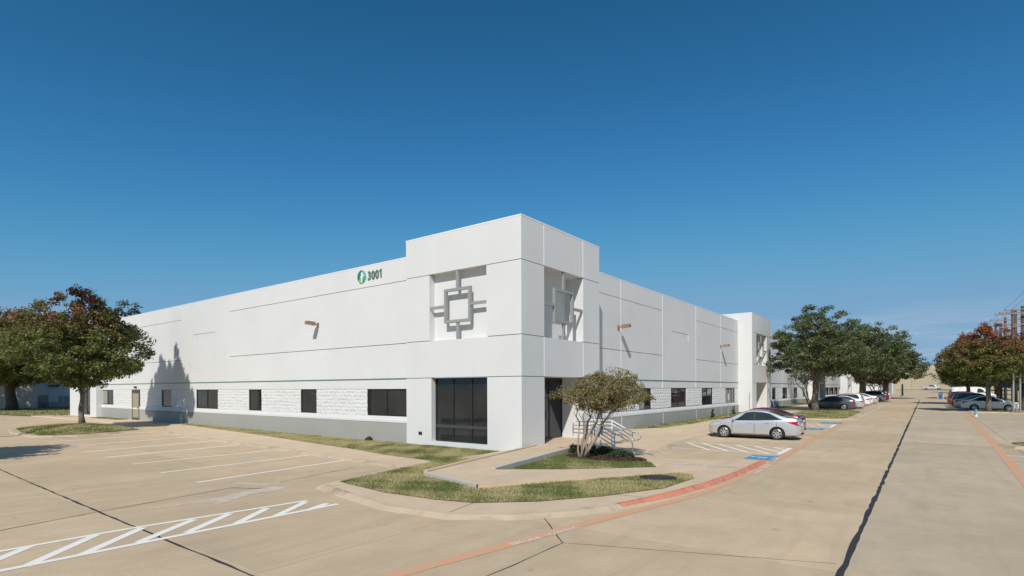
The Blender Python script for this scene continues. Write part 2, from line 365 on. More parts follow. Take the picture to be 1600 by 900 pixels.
# ---- raised walks and kerbs
ZP = .09
def platform(name, outline, zt, mat, bev=.16, kerb=None, hole=None):
    n = len(outline); area = sum(outline[i][0] * outline[(i + 1) % n][1] - outline[(i + 1) % n][0] * outline[i][1] for i in range(n))
    if area < 0: outline = outline[::-1]
    outs = []
    for i in range(n):
        a = Vector(outline[i - 1]); b = Vector(outline[i]); c = Vector(outline[(i + 1) % n])
        n1 = Vector(((b - a).y, -(b - a).x)).normalized(); n2 = Vector(((c - b).y, -(c - b).x)).normalized(); m_ = (n1 + n2); m_ = m_ / max(.5, m_.length_squared / 2) if m_.length > .01 else n1
        outs.append(b + m_ * bev)
    bm = bmesh.new()
    tv = [bm.verts.new((p[0], p[1], gz(p[1]) + zt)) for p in outline]; mv = [bm.verts.new((p[0] + (q[0] - p[0]) * .35, p[1] + (q[1] - p[1]) * .35, gz(p[1]) + zt - .012)) for p, q in zip(outline, outs)]; lv = [bm.verts.new((p[0], p[1], gz(p[1]) - .015)) for p in outs]
    tess = tessellate_polygon([[Vector((q[0], q[1], 0)) for q in outline]]); sides = []
    for tri in tess:
        f = bm.faces.new([tv[q] for q in tri]); f.normal_update()
        if f.normal.z < 0: f.normal_flip()
    for i in range(n):
        k = (i + 1) % n
        sides.append(bm.faces.new((mv[i], mv[k], tv[k], tv[i]))); sides.append(bm.faces.new((lv[i], lv[k], mv[k], mv[i])))
    for s_ in sides: s_.material_index = 1
    me = D.meshes.new(name); bm.to_mesh(me); bm.free(); me.materials.append(mat); me.materials.append(kerb or mat)
    o = link(D.objects.new(name, me)); o['kind'] = 'structure'; return o
walk_out = [(-27.6, -3.0), (-23.6, -4.05), (-20, -4.4), (-16.5, -4.7), (-13, -4.92), (-9.7, -5.1), (-6.7, -5.4), (-3.2, -5.55), (-1.3, -5.75), (-.55, -6.3), (.05, -9.1), (.35, -9.6), (1.7, -9.9), (3.84, -10.3), (5.5, -10.1), (6.55, -9.4), (7.35, -8.4), (7.85, -7.2), (8.3, -5.5), (8.62, -3.4), (8.74, -1), (8.74, 1.2), (8.72, 2.5), (8.3, 2.6), (7.2, 1.75), (5.9, 1.2), (5.0, 1.5), (4.4, 2.6), (4.1, 5), (3.8, 7.4), (3.6, 17.4), (4.0, 18.2), (3.6, 19), (3.5, 50), (3.5, 100), (-3, 100), (-3, 6), (-.6, 5), (-.6, -4.3), (-3.72, -4.08), (-9.49, -3.1), (-17.59, -1.9), (-33, -.15), (-33, -.3)]
platform('sidewalk', walk_out, ZP, M['walk'], .32, M['kerb'])
isl = [(-31.5, -9.9), (-27.1, -9.9), (-25.95, -8.25), (-27.05, -4.4), (-31, -4.0), (-35.4, -5), (-36.75, -7.5), (-35.5, -9.3)]
platform('tree_island', isl, ZP, M['kerb'], .22)
oisl = [(3.4, 30.4), (8.0, 30.9), (8.7, 32.5), (8.7, 44), (8.2, 46.5), (3.4, 47)]
platform('tree_island', oisl, .11, M['kerb'], .2)
risl = [(16.6, 13.3), (22, 13.4), (22, 15.6), (16.7, 15.5), (16.2, 14.6)]
platform('tree_island', risl, .11, M['kerb'], .2)
risl2 = [(17.0, 49.8), (30, 49.8), (30, 52.6), (17.2, 52.6), (16.7, 51.2)]
platform('tree_island', risl2, .10, M['kerb'], .2)
platform('sidewalk', [(-60, -3.0), (-34, -2.2), (-33.2, -.4), (-33.2, .2), (-60, .2)], .06, M['walk'], .15)
# walk scoring lines
for p in ([(5.2, -9.0), (5.45, -10.1)], [(7.3, -6.3), (8.2, -6.2)], [(.9, -9.2), (.5, -9.9)]):
    mb = MB(); (x0, y0), (x1, y1) = p; t = Vector((x1 - x0, y1 - y0)).normalized(); nr = Vector((-t.y, t.x)) * .008
    mb.add([(x0 - nr.x, y0 - nr.y, ZP + .003), (x1 - nr.x, y1 - nr.y, ZP + .003), (x1 + nr.x, y1 + nr.y, ZP + .003), (x0 + nr.x, y0 + nr.y, ZP + .003)], [(0, 1, 2, 3)])
    T(mb.build('walk_joint', M['tar']), kind='structure')
# ---- ramp, landing and steps
rp = MB(); zr = lambda y: .20 + (.24 - .20) * (y + 7.4) / 8.4
L_ = [(1.55, -6.95), (1.0, -4.0), (.15, .9)]; Rr = [(4.1, -7.6), (2.75, -5.4), (1.75, .9)]
vs = []
for (a, b) in zip(L_, Rr): vs += [(a[0], a[1], zr(a[1])), (b[0], b[1], zr(b[1])), (a[0], a[1], 0), (b[0], b[1], 0)]
rp.add(vs, [(0, 1, 5, 4), (4, 5, 9, 8), (2, 0, 4, 6), (6, 4, 8, 10), (1, 3, 7, 5), (5, 7, 11, 9), (2, 3, 1, 0)])
T(rp.build('entrance_ramp', M['walk']), kind='structure')
for side, off in ((L_, -.0), (Rr, .0)):
    mb = MB()
    pts = [Vector((p[0], p[1], 0)) for p in side]
    if side is Rr: pts = pts[1:]
    w = .16; vs = []
    for i, p in enumerate(pts):
        s_ = -1 if side is L_ else 1
        vs += [(p.x, p.y, -.0), (p.x + s_ * w, p.y, -.0), (p.x + s_ * w, p.y, zr(p.y) + .05), (p.x, p.y, zr(p.y) + .05)]
    fs = []
    for i in range(len(pts) - 1):
        for k in range(4): k2 = (k + 1) % 4; fs.append((i * 4 + k, i * 4 + k2, i * 4 + 4 + k2, i * 4 + 4 + k))
    fs += [(0, 1, 2, 3), tuple(len(vs) - 4 + k for k in (3, 2, 1, 0))]
    mb.add(vs, fs); T(mb.build('ramp_kerb', M['walk'] if side is L_ else M['pale']), kind='structure')
fr = MB(); fr.add([(1.5, -7.02, 0), (4.12, -7.70, 0), (4.12, -7.70, .194), (1.5, -7.02, .198), (1.56, -6.90, .206), (4.1, -7.58, .203)], [(0, 1, 2, 3), (3, 2, 5, 4)]); T(fr.build('ramp_nose', M['pale']), kind='structure')
# lower walk running right from the ramp toe
lw = MB(); A = [(4.1, -7.6), (5.45, -5.25), (6.85, -2.8), (7.6, -1.0), (7.8, -.3)]; B = [(2.75, -5.45), (4.5, -3.95), (5.6, -2.65), (6.55, -1.45), (6.4, -.6)]
vs = []
for (a, b), q in zip(zip(A, B), (.1985, .178, .152, .132, .129)): vs += [(a[0], a[1], q), (b[0], b[1], q + (.011 if q > .19 else 0)), (a[0], a[1], 0), (b[0], b[1], 0)]
fs = []
for i in range(4): k = 4 * i; fs += [(k, k + 4, k + 5, k + 1), (k + 2, k + 6, k + 4, k), (k + 1, k + 5, k + 7, k + 3)]
lw.add(vs, fs); T(lw.build('lower_walk', M['walk']), kind='structure')
ld = MB(); ld.box(-1.5, 2.0, .9, 6.7, 0, .238); T(ld.build('entrance_landing', M['walk']), kind='structure')
stp = MB()
for k in range(3): stp.box(2.0, 2.75 + .3 * (2 - k), 1.3, 2.62, .0 if k == 0 else .079 * k + .001, .079 * (k + 1))
T(stp.build('entrance_steps', M['pale']), kind='structure')

# ---- lawns (turf sheets plus blades)
lawns = {
 'front': [(.3, -9.15), (2.59, -9.48), (4.28, -9.36), (5.25, -9.11), (6.35, -8.13), (7.25, -6.72), (8.05, -4.82), (8.15, -2.8), (7.9, -2.2), (7.45, -2.1), (6.95, -2.9), (5.5, -5.35), (4.2, -7.72), (1.5, -7.05), (.82, -4.0), (.0, .1), (-7.2, .1), (-7.1, -3.55), (-3.72, -4.2), (-.64, -4.45), (-.28, -5.99)],
 'bed': [(2.90, -5.3), (3.5, -5.1), (4.48, -3.92), (5.58, -2.62), (6.5, -1.5), (5.9, -.5), (4.9, .4), (3.6, .75), (2.0, .8), (2.0, -1.0)],
 'strip': [(-7.1, .12), (-32.5, .12), (-32.5, -.3), (-17.59, -2.01), (-9.49, -3.22), (-7.1, -3.55)],
 'island': [(-31.4, -9.65), (-27.3, -9.65), (-26.2, -8.2), (-27.3, -4.6), (-31, -4.2), (-35.2, -5.2), (-36.5, -7.5), (-35.3, -9.1)],
 'oak': [(3.6, 30.7), (7.8, 31.2), (8.4, 32.7), (8.4, 43.8), (8.0, 46.2), (3.6, 46.7)],
 'rightisl': [(16.9, 13.6), (21.7, 13.7), (21.7, 15.3), (16.9, 15.2), (16.5, 14.6)],
 'walkside': [(-1.3, 13.4), (.0, 15.8), (.3, 20), (.2, 29), (-.1, 37.8), (-1.3, 37.8)],
 'walkside2': [(-1.3, 46), (.3, 46), (.3, 98), (-1.3, 98)],
 'strip2': [(-50, .1), (-43.5, .1), (-43.5, -.8), (-50, -1.0)],
 'far': [(-51, -1.3), (-56, -.9), (-62, -.3), (-62, 3), (-88, 6.5), (-95, 3.0), (-110, 2), (-110, -6), (-88, -4.5), (-68, -4.2)],
 'rightback': [(17.3, 50.0), (29.8, 50.0), (29.8, 52.4), (17.4, 52.4), (17.0, 51.2)],
 'fargreen': [(-30, 229), (50, 229), (50, 234.5), (-30, 234.5)],
 'rightverge': [(21.6, 57), (24.6, 57), (24.6, 150), (21.6, 150)],
}
lz = {'far': .03, 'island': ZP + .02, 'oak': .125, 'rightisl': .125, 'strip2': .075, 'fargreen': .05, 'rightverge': .03, 'rightback': .115}
def pip(poly, x, y):
    n = len(poly); ins = np.zeros(len(x), bool); j = n - 1
    for i in range(n):
        xi, yi = poly[i]; xj, yj = poly[j]
        c = ((yi > y) != (yj > y)) & (x < (xj - xi) * (y - yi) / (yj - yi + 1e-12) + xi); ins ^= c; j = i
    return ins
def patch(x, y, s=0):
    return (np.sin(x * 1.9 + 1.3 * np.sin(y * 1.1 + s)) + np.sin(y * 2.3 + 1.7 * np.sin(x * .9 + s * 2)) + .7 * np.sin(x * 5.1 + y * 3.3 + s) + .6 * np.sin(x * 3.1 - y * 6.7)) / 3.3
gzv = np.vectorize(gz)
def mesh_np(name, V, F, mat, parent=None, tint=None, smooth=False):
    me = D.meshes.new(name); nF, k = F.shape
    me.vertices.add(len(V)); me.vertices.foreach_set('co', V.astype(np.float32).ravel())
    me.loops.add(nF * k); me.loops.foreach_set('vertex_index', F.astype(np.int32).ravel())
    me.polygons.add(nF); me.polygons.foreach_set('loop_start', np.arange(0, nF * k, k, dtype=np.int32)); me.polygons.foreach_set('loop_total', np.full(nF, k, np.int32))
    me.materials.append(mat)
    if tint is not None:
        a = me.color_attributes.new('tint', 'FLOAT_COLOR', 'POINT'); a.data.foreach_set('color', np.hstack([tint, np.ones((len(tint), 1))]).astype(np.float32).ravel())
    if smooth: me.polygons.foreach_set('use_smooth', np.ones(nF, bool))
    me.update(calc_edges=True); me.validate()
    return link(D.objects.new(name, me), parent)
def blades(key, dens, h, w, dry=0., seed=1):
    poly = lawns[key]; rs = np.random.RandomState(seed); a = np.array(poly); x0, y0 = a.min(0); x1, y1 = a.max(0)
    n = int((x1 - x0) * (y1 - y0) * dens); x = rs.uniform(x0, x1, n); y = rs.uniform(y0, y1, n); k = pip(poly, x, y); x, y = x[k], y[k]
    if key in ('bed',):
        k = ~(((x - 3.9) / 1.6) ** 2 + ((y + .1) / .95) ** 2 < 1); x, y = x[k], y[k]
    n = len(x); z = lawnz(key, x, y) - .004 + (mound(x, y) if key == 'island' else 0); pt = patch(x, y, seed) + rs.normal(0, .35, n) + dry
    hh = h * rs.uniform(.5, 1.3, n) * np.clip(1 - .25 * pt, .5, 1.3); an = rs.uniform(0, 2 * np.pi, n); ln = rs.uniform(.1, .9, n) * hh; la = rs.uniform(0, 2 * np.pi, n)
    dx, dy = np.cos(an) * w / 2, np.sin(an) * w / 2
    V = np.stack([np.stack([x - dx, y - dy, z], 1), np.stack([x + dx, y + dy, z], 1), np.stack([x + ln * np.cos(la), y + ln * np.sin(la), z + hh], 1)], 1).reshape(-1, 3)
    g = np.array([.17, .215, .065]); st = np.array([.55, .47, .25]); dk = np.array([.075, .115, .025])
    t = np.clip(pt * 1.25 + .38, 0, 1)[:, None]; c = g * (1 - t) + st * t; d = (rs.rand(n) < .3)[:, None] * (1 - t); c = c * (1 - d) + dk * d; c *= rs.uniform(.75, 1.25, (n, 1))
    o = mesh_np('grass', V, np.arange(n * 3).reshape(-1, 3), M['blade'], None, np.repeat(c, 3, 0)); o['kind'] = 'stuff'; return o
ISC = (-31.4, -6.7)
def mound(x, y):                 # grass mound of the left island: 1 at its middle, 0 at its kerb
    g = np.zeros(np.shape(x)); P = lawns['island']
    for i in range(len(P)):
        (ax, ay), (bx_, by_) = P[i], P[(i + 1) % len(P)]; nx_, ny_ = by_ - ay, -(bx_ - ax); k = nx_ * (ax - ISC[0]) + ny_ * (ay - ISC[1])
        g = np.maximum(g, (nx_ * (x - ISC[0]) + ny_ * (y - ISC[1])) / k)
    return .33 * (1 - np.clip(g, 0, 1) ** 1.8)
def lawnz(key, x, y):
    x, y = np.asarray(x, float), np.asarray(y, float); zo = ZP + .012
    if key == 'front': return np.where((x < .9) & (y > -4.4), -.012 + (zo + .012) * np.clip(-y / 4.4, 0, 1), zo)
    if key == 'strip':
        zi = np.interp(x, [-30, -12], [.09, -.014]); yo = np.interp(x, [-32.5, -17.59, -9.49, -7.1], [-.3, -2.01, -3.22, -3.55]); return zi + (zo - zi) * np.clip(y / yo, 0, 1)
    return gzv(y) + lz.get(key, zo)
for key, poly in lawns.items():
    if key == 'strip':
        X_ = np.linspace(-32.5, -7.1, 30); vs = []
        for x_ in X_:
            yo = float(np.interp(x_, [-32.5, -17.59, -9.49, -7.1], [-.3, -2.01, -3.22, -3.55]))
            for t_ in (0, .5, 1): y_ = .2 + (yo - .2) * t_; vs.append((x_, y_, float(lawnz(key, x_, min(y_, 0)))))
        T(MB().add(vs, [(3 * i + j, 3 * i + j + 1, 3 * i + j + 4, 3 * i + j + 3) for i in range(29) for j in range(2)]).build('lawn', M['lawn']), kind='structure'); continue
    if key == 'island':
        vs = []; fs = []; n_ = len(poly); rings = (1, .8, .6, .4, .2)
        for q in rings:
            for p in poly: x_, y_ = ISC[0] + (p[0] - ISC[0]) * q, ISC[1] + (p[1] - ISC[1]) * q; vs.append((x_, y_, lz[key] + float(mound(x_, y_))))
        vs.append((*ISC, lz[key] + .33))
        for r in range(4): fs += [(r * n_ + i, r * n_ + (i + 1) % n_, (r + 1) * n_ + (i + 1) % n_, (r + 1) * n_ + i) for i in range(n_)]
        fs += [(4 * n_ + i, 4 * n_ + (i + 1) % n_, 5 * n_) for i in range(n_)]
        T(MB().add(vs, fs).build('lawn', M['lawn'], None, True), kind='structure'); continue
    mb = MB(); mb.add([(p[0], p[1], float(lawnz(key, p[0], p[1]))) for p in poly], [tuple(t) for t in tessellate_polygon([[Vector((q[0], q[1], 0)) for q in poly]])])
    o = mb.build('lawn', M['lawn']); o['kind'] = 'structure'
    if o.data.polygons[0].normal.z < 0: o.data.flip_normals()
blades('front', 1700, .062, .012, .24, 1); blades('bed', 1500, .055, .012, -.25, 2); blades('strip', 700, .06, .016, .75, 3); blades('island', 350, .07, .03, .1, 4)
blades('oak', 220, .08, .04, .1, 5); blades('rightisl', 900, .06, .02, -.2, 6); blades('walkside', 400, .07, .03, .1, 7); blades('far', 40, .10, .08, .3, 8); blades('strip2', 300, .07, .03, .2, 9)
# mulch under the small tree
rs = np.random.RandomState(4); n = 5000; a_ = rs.uniform(0, 2 * np.pi, n); r_ = np.sqrt(rs.rand(n)); x = 3.9 + 1.6 * r_ * np.cos(a_); y = -.1 + .95 * r_ * np.sin(a_)
mb = MB(); mb.add([(3.9 + 1.62 * math.cos(t * .26), -.1 + .97 * math.sin(t * .26), ZP + .018) for t in range(24)], [tuple(range(24))]); T(mb.build('mulch_bed', M['mulch']), kind='structure')
th = rs.uniform(0, 2 * np.pi, n); l = rs.uniform(.02, .05, n); z = ZP + .02 + rs.uniform(0, .03, n)
V = np.stack([np.stack([x - l * np.cos(th), y - l * np.sin(th), z], 1), np.stack([x + l * np.cos(th), y + l * np.sin(th), z + rs.uniform(-.01, .02, n)], 1), np.stack([x + .012 * np.sin(th), y - .012 * np.cos(th), z + .012], 1)], 1).reshape(-1, 3)
mo = mesh_np('mulch_chips', V, np.arange(3 * n).reshape(-1, 3), M['blade'], None, np.repeat(np.array([[.10, .06, .04]]) * rs.uniform(.4, 1.6, (n, 1)), 3, 0)); mo['kind'] = 'stuff'

# ---- painted markings
def stripe(p, q, w=.10, mat='paint', name='painted_stripe', z=.005): return ribbon(name, [p, q], w, z, M[mat])
for (a, b) in [((-23.57, -4.25), (-22.86, -10.33)), ((-20.04, -4.5), (-19.29, -10.5)), ((-16.47, -4.85), (-15.67, -10.75)), ((-13.25, -5.1), (-12.66, -10.84)), ((-9.68, -5.3), (-9.5, -10.95)), ((-6.68, -5.65), (-6.35, -11.2)), ((-4.1, -5.75), (-3.42, -11.35))]:
    stripe(a, b, .14 if a[0] > -11 else .185)
stripe((1.08, -19), (1.13, -14.5), .13, z=.0056); stripe((1.13, -14.5), (1.52, -10.95), .13, z=.0056); stripe((2.45, -19), (2.46, -10.75), .15, z=.0056)
for (a, b) in [((2.55, -19.0), (1.1, -17.7)), ((2.55, -17.35), (1.1, -16.0)), ((2.5, -16.38), (1.16, -15.09)), ((2.43, -15.62), (1.25, -14.35)), ((2.38, -14.82), (1.35, -13.46)), ((2.36, -14.01), (1.42, -12.75)), ((2.41, -13.09), (1.55, -11.98)), ((2.46, -12.3), (1.62, -11.05)), ((2.5, -11.6), (2.2, -10.86))]:
    stripe(a, b, .17, z=.0048)
# accessible bays on the right
def hatchbay(y0, y1, xa, xb):
    stripe((xa, y0), (xb, y0), .11, z=.0056); stripe((xa, y1), (xb - .1, y1), .11, z=.0056); stripe((xb - .05, y0), (xb - .1, y1), .2, z=.0066)
    n = 6
    for k in range(n):
        x = xa + .05 + .80 * k; f_ = min(1, (xb - .15 - x) / 1.95); stripe((x + 1.95 * f_, y1 - (y1 - y0) * f_ + .05), (x, y1 - .05), .14, z=.0048)
hatchbay(5.6, 8.35, 3.95, 8.75); hatchbay(22.4, 25.6, 4.0, 8.5)
for y in (11.15, 14.1, 17.0, 19.8): stripe((3.9, y), (8.7, y), .11)
stripe((6.3, -.35), (8.6, .25), .30, 'faded', z=ZP + .006); stripe((6.5, .0), (7.7, .25), .35, 'faded', z=ZP + .005)
def px_strip(pts, w, mat, z): return ribbon('faded_marking', [(gnd(*q).x, gnd(*q).y) for q in pts], w, z, M[mat])
px_strip([(235, 795), (300, 786), (365, 775), (436, 765)], .16, 'smudge', .0040); px_strip([(330, 787), (378, 772), (440, 761)], .5, 'smudge', .0033); px_strip([(365, 755), (420, 757)], .22, 'smudge', .0037)
def rib2(pts, w, mat, z=.005, name='painted_line'): return ribbon(name, pts, w, z, M[mat])
rib2([(6.9, -20, .28), (7.35, -13.2, .27), (7.69, -11.25, .27), (8.0, -9.22, .28), (8.42, -7.15, .25), (8.84, -5.1, .22)], .3, 'red')
rib2([(8.84, -5.1, .22), (9.06, -2.6, .17), (9.10, 0, .17), (9.08, 2.3, .19), (9.02, 5.2, .28), (8.85, 10.4, .28), (8.75, 18, .28), (8.7, 27, .28), (8.72, 31, .3)], .3, 'red')
rib2([(8.95, 31, .3), (9.0, 47, .25), (9.0, 60, .25), (8.9, 100, .25)], .25, 'faded')
rib2([(15.5, -12, .3), (15.7, 0, .3), (15.95, 12, .3), (16.2, 30, .3), (16.35, 48, .3)], .3, 'red'); rib2([(16.35, 48, .28), (16.4, 98, .28)], .3, 'faded')
for y in (4.9, 7.4, 10.1): stripe((15.98, y), (21.3, y), .13, z=.0062)
for y in (19.5, 22.2, 24.9, 27.6, 30.3, 33.2, 36.3, 39.6, 43.2, 46.6): stripe((16.9, y), (22, y), .1, 'faded')
for y in (54.3, 57.2, 60.2, 63.2, 66.2, 69): stripe((16.9, y), (22, y), .1, 'faded')
# red kerb face and top
kp = [(7.85, -7.2), (8.3, -5.5), (8.62, -3.4), (8.74, -1), (8.74, 1.2), (8.72, 2.5)]
mb = MB(); vs = []
kp2 = []
for a, b in zip(kp[:-1], kp[1:]):
    for i in range(4): kp2.append((a[0] + (b[0] - a[0]) * i / 4, a[1] + (b[1] - a[1]) * i / 4))
kp2.append(kp[-1])
for i, p in enumerate(kp2):
    a = kp2[max(0, i - 1)]; b = kp2[min(len(kp2) - 1, i + 1)]; t = Vector((b[0] - a[0], b[1] - a[1])).normalized(); nr = Vector((t.y, -t.x)); k = min(1, i / 4)
    for off, zz in ((.01, ZP + .004), (.05, ZP + .03 * k + .005), (.12, ZP + .028 * k + .002), (.24, .014)): vs.append((p[0] + nr.x * off, p[1] + nr.y * off, gz(p[1]) + zz))
mb.add(vs, [(4 * i + k + 1, 4 * i + k, 4 * i + k + 4, 4 * i + k + 5) for i in range(len(kp2) - 1) for k in range(3)]); T(mb.build('red_kerb', M['redk']), kind='structure')

def text_mesh(body, size, name, mat, parent=None, ext=0.0, off=0.0):
    cu = D.curves.new('txt', 'FONT'); cu.body = body; cu.size = size; cu.extrude = ext; cu.offset = off; cu.align_x = 'LEFT'; cu.resolution_u = 3
    o = D.objects.new('txt', cu); COL.objects.link(o); dg = bpy.context.evaluated_depsgraph_get(); me = D.meshes.new_from_object(o.evaluated_get(dg)); w = o.dimensions.x
    D.objects.remove(o); D.curves.remove(cu); me.name = name; me.materials.clear(); me.materials.append(mat)
    return link(D.objects.new(name, me), parent), me
def ground_text(body, size, p0, p1, z=.011):
    o, me = text_mesh(body, size, 'kerb_lettering', M['paint']); o['kind'] = 'structure'
    co = np.array([v.co[:] for v in me.vertices]); w = co[:, 0].max() - co[:, 0].min(); L = math.hypot(p1[0] - p0[0], p1[1] - p0[1])
    ang = math.atan2(p1[1] - p0[1], p1[0] - p0[0]); o.location = (p0[0], p0[1], z); o.rotation_euler = (0, 0, ang); o.scale = (L / w, 1, 1)
g1, g2, g3, g4 = gnd(803, 853), gnd(848, 842), gnd(857, 839), gnd(906, 826)
ground_text('FIRE LANE', .22, g1, g2); ground_text('NO PARKING', .22, g3, g4)
q0, q1 = gnd(1184, 742), gnd(1206, 728); ground_text('FIRE LANE', .20, q0, q1, .03)

def access_symbol(cx, cy, w=1.35, d=1.35, rot=0.):
    """blue square with a white wheelchair figure, flat on the ground"""
    mb = MB(); mb.add([(-w / 2, -d / 2, 0), (w / 2, -d / 2, 0), (w / 2, d / 2, 0), (-w / 2, d / 2, 0)], [(0, 1, 2, 3)])
    o = mb.build('blue_bay_marking', M['blue']); o['kind'] = 'structure'; o.location = (cx, cy, gz(cy) + .0036)
    mb = MB()
    def arc(r0_, r1_, a0, a1, ox, oy, n=18):
        vs = []
        for i in range(n + 1):
            a = R(a0 + (a1 - a0) * i / n); vs += [(ox + r0_ * math.cos(a), oy + r0_ * math.sin(a), 0), (ox + r1_ * math.cos(a), oy + r1_ * math.sin(a), 0)]
        mb.add(vs, [(2 * i, 2 * i + 1, 2 * i + 3, 2 * i + 2) for i in range(n)])
    def bar(x0, y0, x1, y1, t_):
        t = Vector((x1 - x0, y1 - y0)).normalized(); nn = Vector((-t.y, t.x)) * t_ / 2
        mb.add([(x0 - nn.x, y0 - nn.y, 0), (x1 - nn.x, y1 - nn.y, 0), (x1 + nn.x, y1 + nn.y, 0), (x0 + nn.x, y0 + nn.y, 0)], [(0, 1, 2, 3)])
    # figure's head towards -x
    arc(.21, .29, -170, 80, .18, -.02); arc(0.0, .085, 0, 360, -.47, .06); bar(-.38, .06, .02, .03, .11); bar(-.18, .05, -.18, -.18, .08); bar(.02, .03, .04, -.24, .10); bar(.04, -.22, .34, -.36, .09)
    f = mb.build('access_symbol', M['paint']); f['kind'] = 'structure'; f.location = (cx, cy, gz(cy) + .010)
access_symbol(8.55, 4.15, 1.25, 1.5); access_symbol(7.6, 20.9, 1.5, 1.9); access_symbol(8.0, 27.6, 1.4, 2.2)

# ------------------------------------------------------------------ building
bld = empty('warehouse'); T(bld, 'long white painted warehouse with a tall corner tower and grey base', 'warehouse')
NB = 'wall_panel'
def pan(x0, x1, y0, y1, z0, z1, mat='white', name=NB): return MB().box(x0, x1, y0, y1, z0, z1).build(name, M[mat], bld)
g_ = .016                                   # half width of a reveal joint
Z0, Z1, Z2, ZR, ZT = 3.215, 4.98, 8.12, 9.29, 10.0
def tower_y(xa, xb, yf, rec, low, dep=.4, lowdep=.3, d2=.35, lowz=.21, vj=False):
    """tower face looking -Y"""
    yb = yf + dep; e = g_
    rows = [(0, Z0 - e, low, lowdep), (Z0 + e, Z1 - e, None, 0), (Z1 + e, Z2 - e, rec, d2), (Z2 + e, ZT - .06, None, 0)]
    for z0, z1, op, dd in rows:
        if op is None: pan(xa, xb, yf, yb, z0, z1)
        else: pan(xa, op[0], yf, yb, z0, z1); pan(op[1], xb, yf, yb, z0, z1)
    if low: pan(low[0], low[1], yf + .002, yb, 0, lowz)
    if rec: pan(rec[0] - .05, rec[1] + .05, yf + d2, yf + d2 + .06, Z1 - .1, Z2 + .1)
    pan(xa + .02, rec[0] - .06, yf + .03, yb - .03, .02, ZT - .1, 'joint', 'joint_backing'); pan(rec[1] + .06, xb - .02, yf + .03, yb - .03, .02, ZT - .1, 'joint', 'joint_backing')
    pan(rec[0] - .06, rec[1] + .06, yf + .03, yb - .03, Z0 + .02, Z1 - .02, 'joint', 'joint_backing'); pan(rec[0] - .06, rec[1] + .06, yf + .03, yb - .03, Z2 + .02, ZT - .1, 'joint', 'joint_backing')
def tower_x(ya, yb, xf, rec, low, dep=.4, recd=1.0, lowd=1.3, lastfull=True):
    """tower face looking +X"""
    xb = xf - dep; e = g_
    cols = [(ya, rec[0] - e), (rec[0] + e, rec[1] - e), (rec[1] + e, yb)]
    for z0, z1, op in [(0, Z0 - e, 1), (Z0 + e, Z1 - e, 0), (Z1 + e, Z2 - e, 1), (Z2 + e, ZT - .06, 0)]:
        for k, (a, b) in enumerate(cols):
            if op and k == 1: continue
            pan(xb, xf, a if not (op and k == 2) else rec[1], b if not (op and k == 0) else rec[0], z0, z1)
    for a, b, z0, z1 in [(ya + .01, rec[0] - .05, 0.02, ZT - .1), (rec[1] + .05, yb - .02, .02, ZT - .1), (rec[0] - .05, rec[1] + .05, Z0 + .02, Z1 - .02), (rec[0] - .05, rec[1] + .05, Z2 + .02, ZT - .1)]:
        pan(xb + .03, xf - .03, a, b, z0, z1, 'joint', 'joint_backing')
    # deep recess box (upper) and entrance alcove (lower)
    for (z0, z1, dd) in ((Z1, Z2, recd), (.0, Z0, lowd)):
        xi = xf - dd
        pan(xi, xb - .001, rec[0] - .1, rec[0], z0, z1, name='recess_jamb'); pan(xi, xb - .001, rec[1], rec[1] + .1, z0, z1, name='recess_jamb')
        pan(xi, xb - .001, rec[0] - .1, rec[1] + .1, z1 + .001, z1 + .1, name='recess_soffit')
        if z0 > 1: pan(xi, xb - .001, rec[0] - .1, rec[1] + .1, z0 - .1, z0 - .001, name='recess_sill'); pan(xi - .1, xi - .001, rec[0] - .1, rec[1] + .1, z0 - .1, z1 + .1)
tower_y(-7.03, 0, 0.0, (-5.41, -1.89), (-5.30, -1.86))
tower_x(.4, 6.85, 0.0, (1.72, 5.18), None)
pan(-7.0, -1.35, 6.45, 6.84, .0, ZT - .06); pan(-7.02, -6.66, .401, 6.449, 9.0, ZT - .06)
pan(-6.6, -.42, .42, 6.44, 9.6, 9.7, 'roof', 'tower_roof')
def coping(x0, x1, y0, y1, z): return MB().box(x0, x1, y0, y1, z - .062, z).build('coping', M['coping'], bld)
for (x0, x1, y0, y1) in [(-7.04, .008, -.008, .42), (-.42, .008, .422, 6.86), (-7.04, -.422, 6.45, 6.86), (-7.04, -6.64, .422, 6.448)]: coping(x0, x1, y0, y1, ZT)

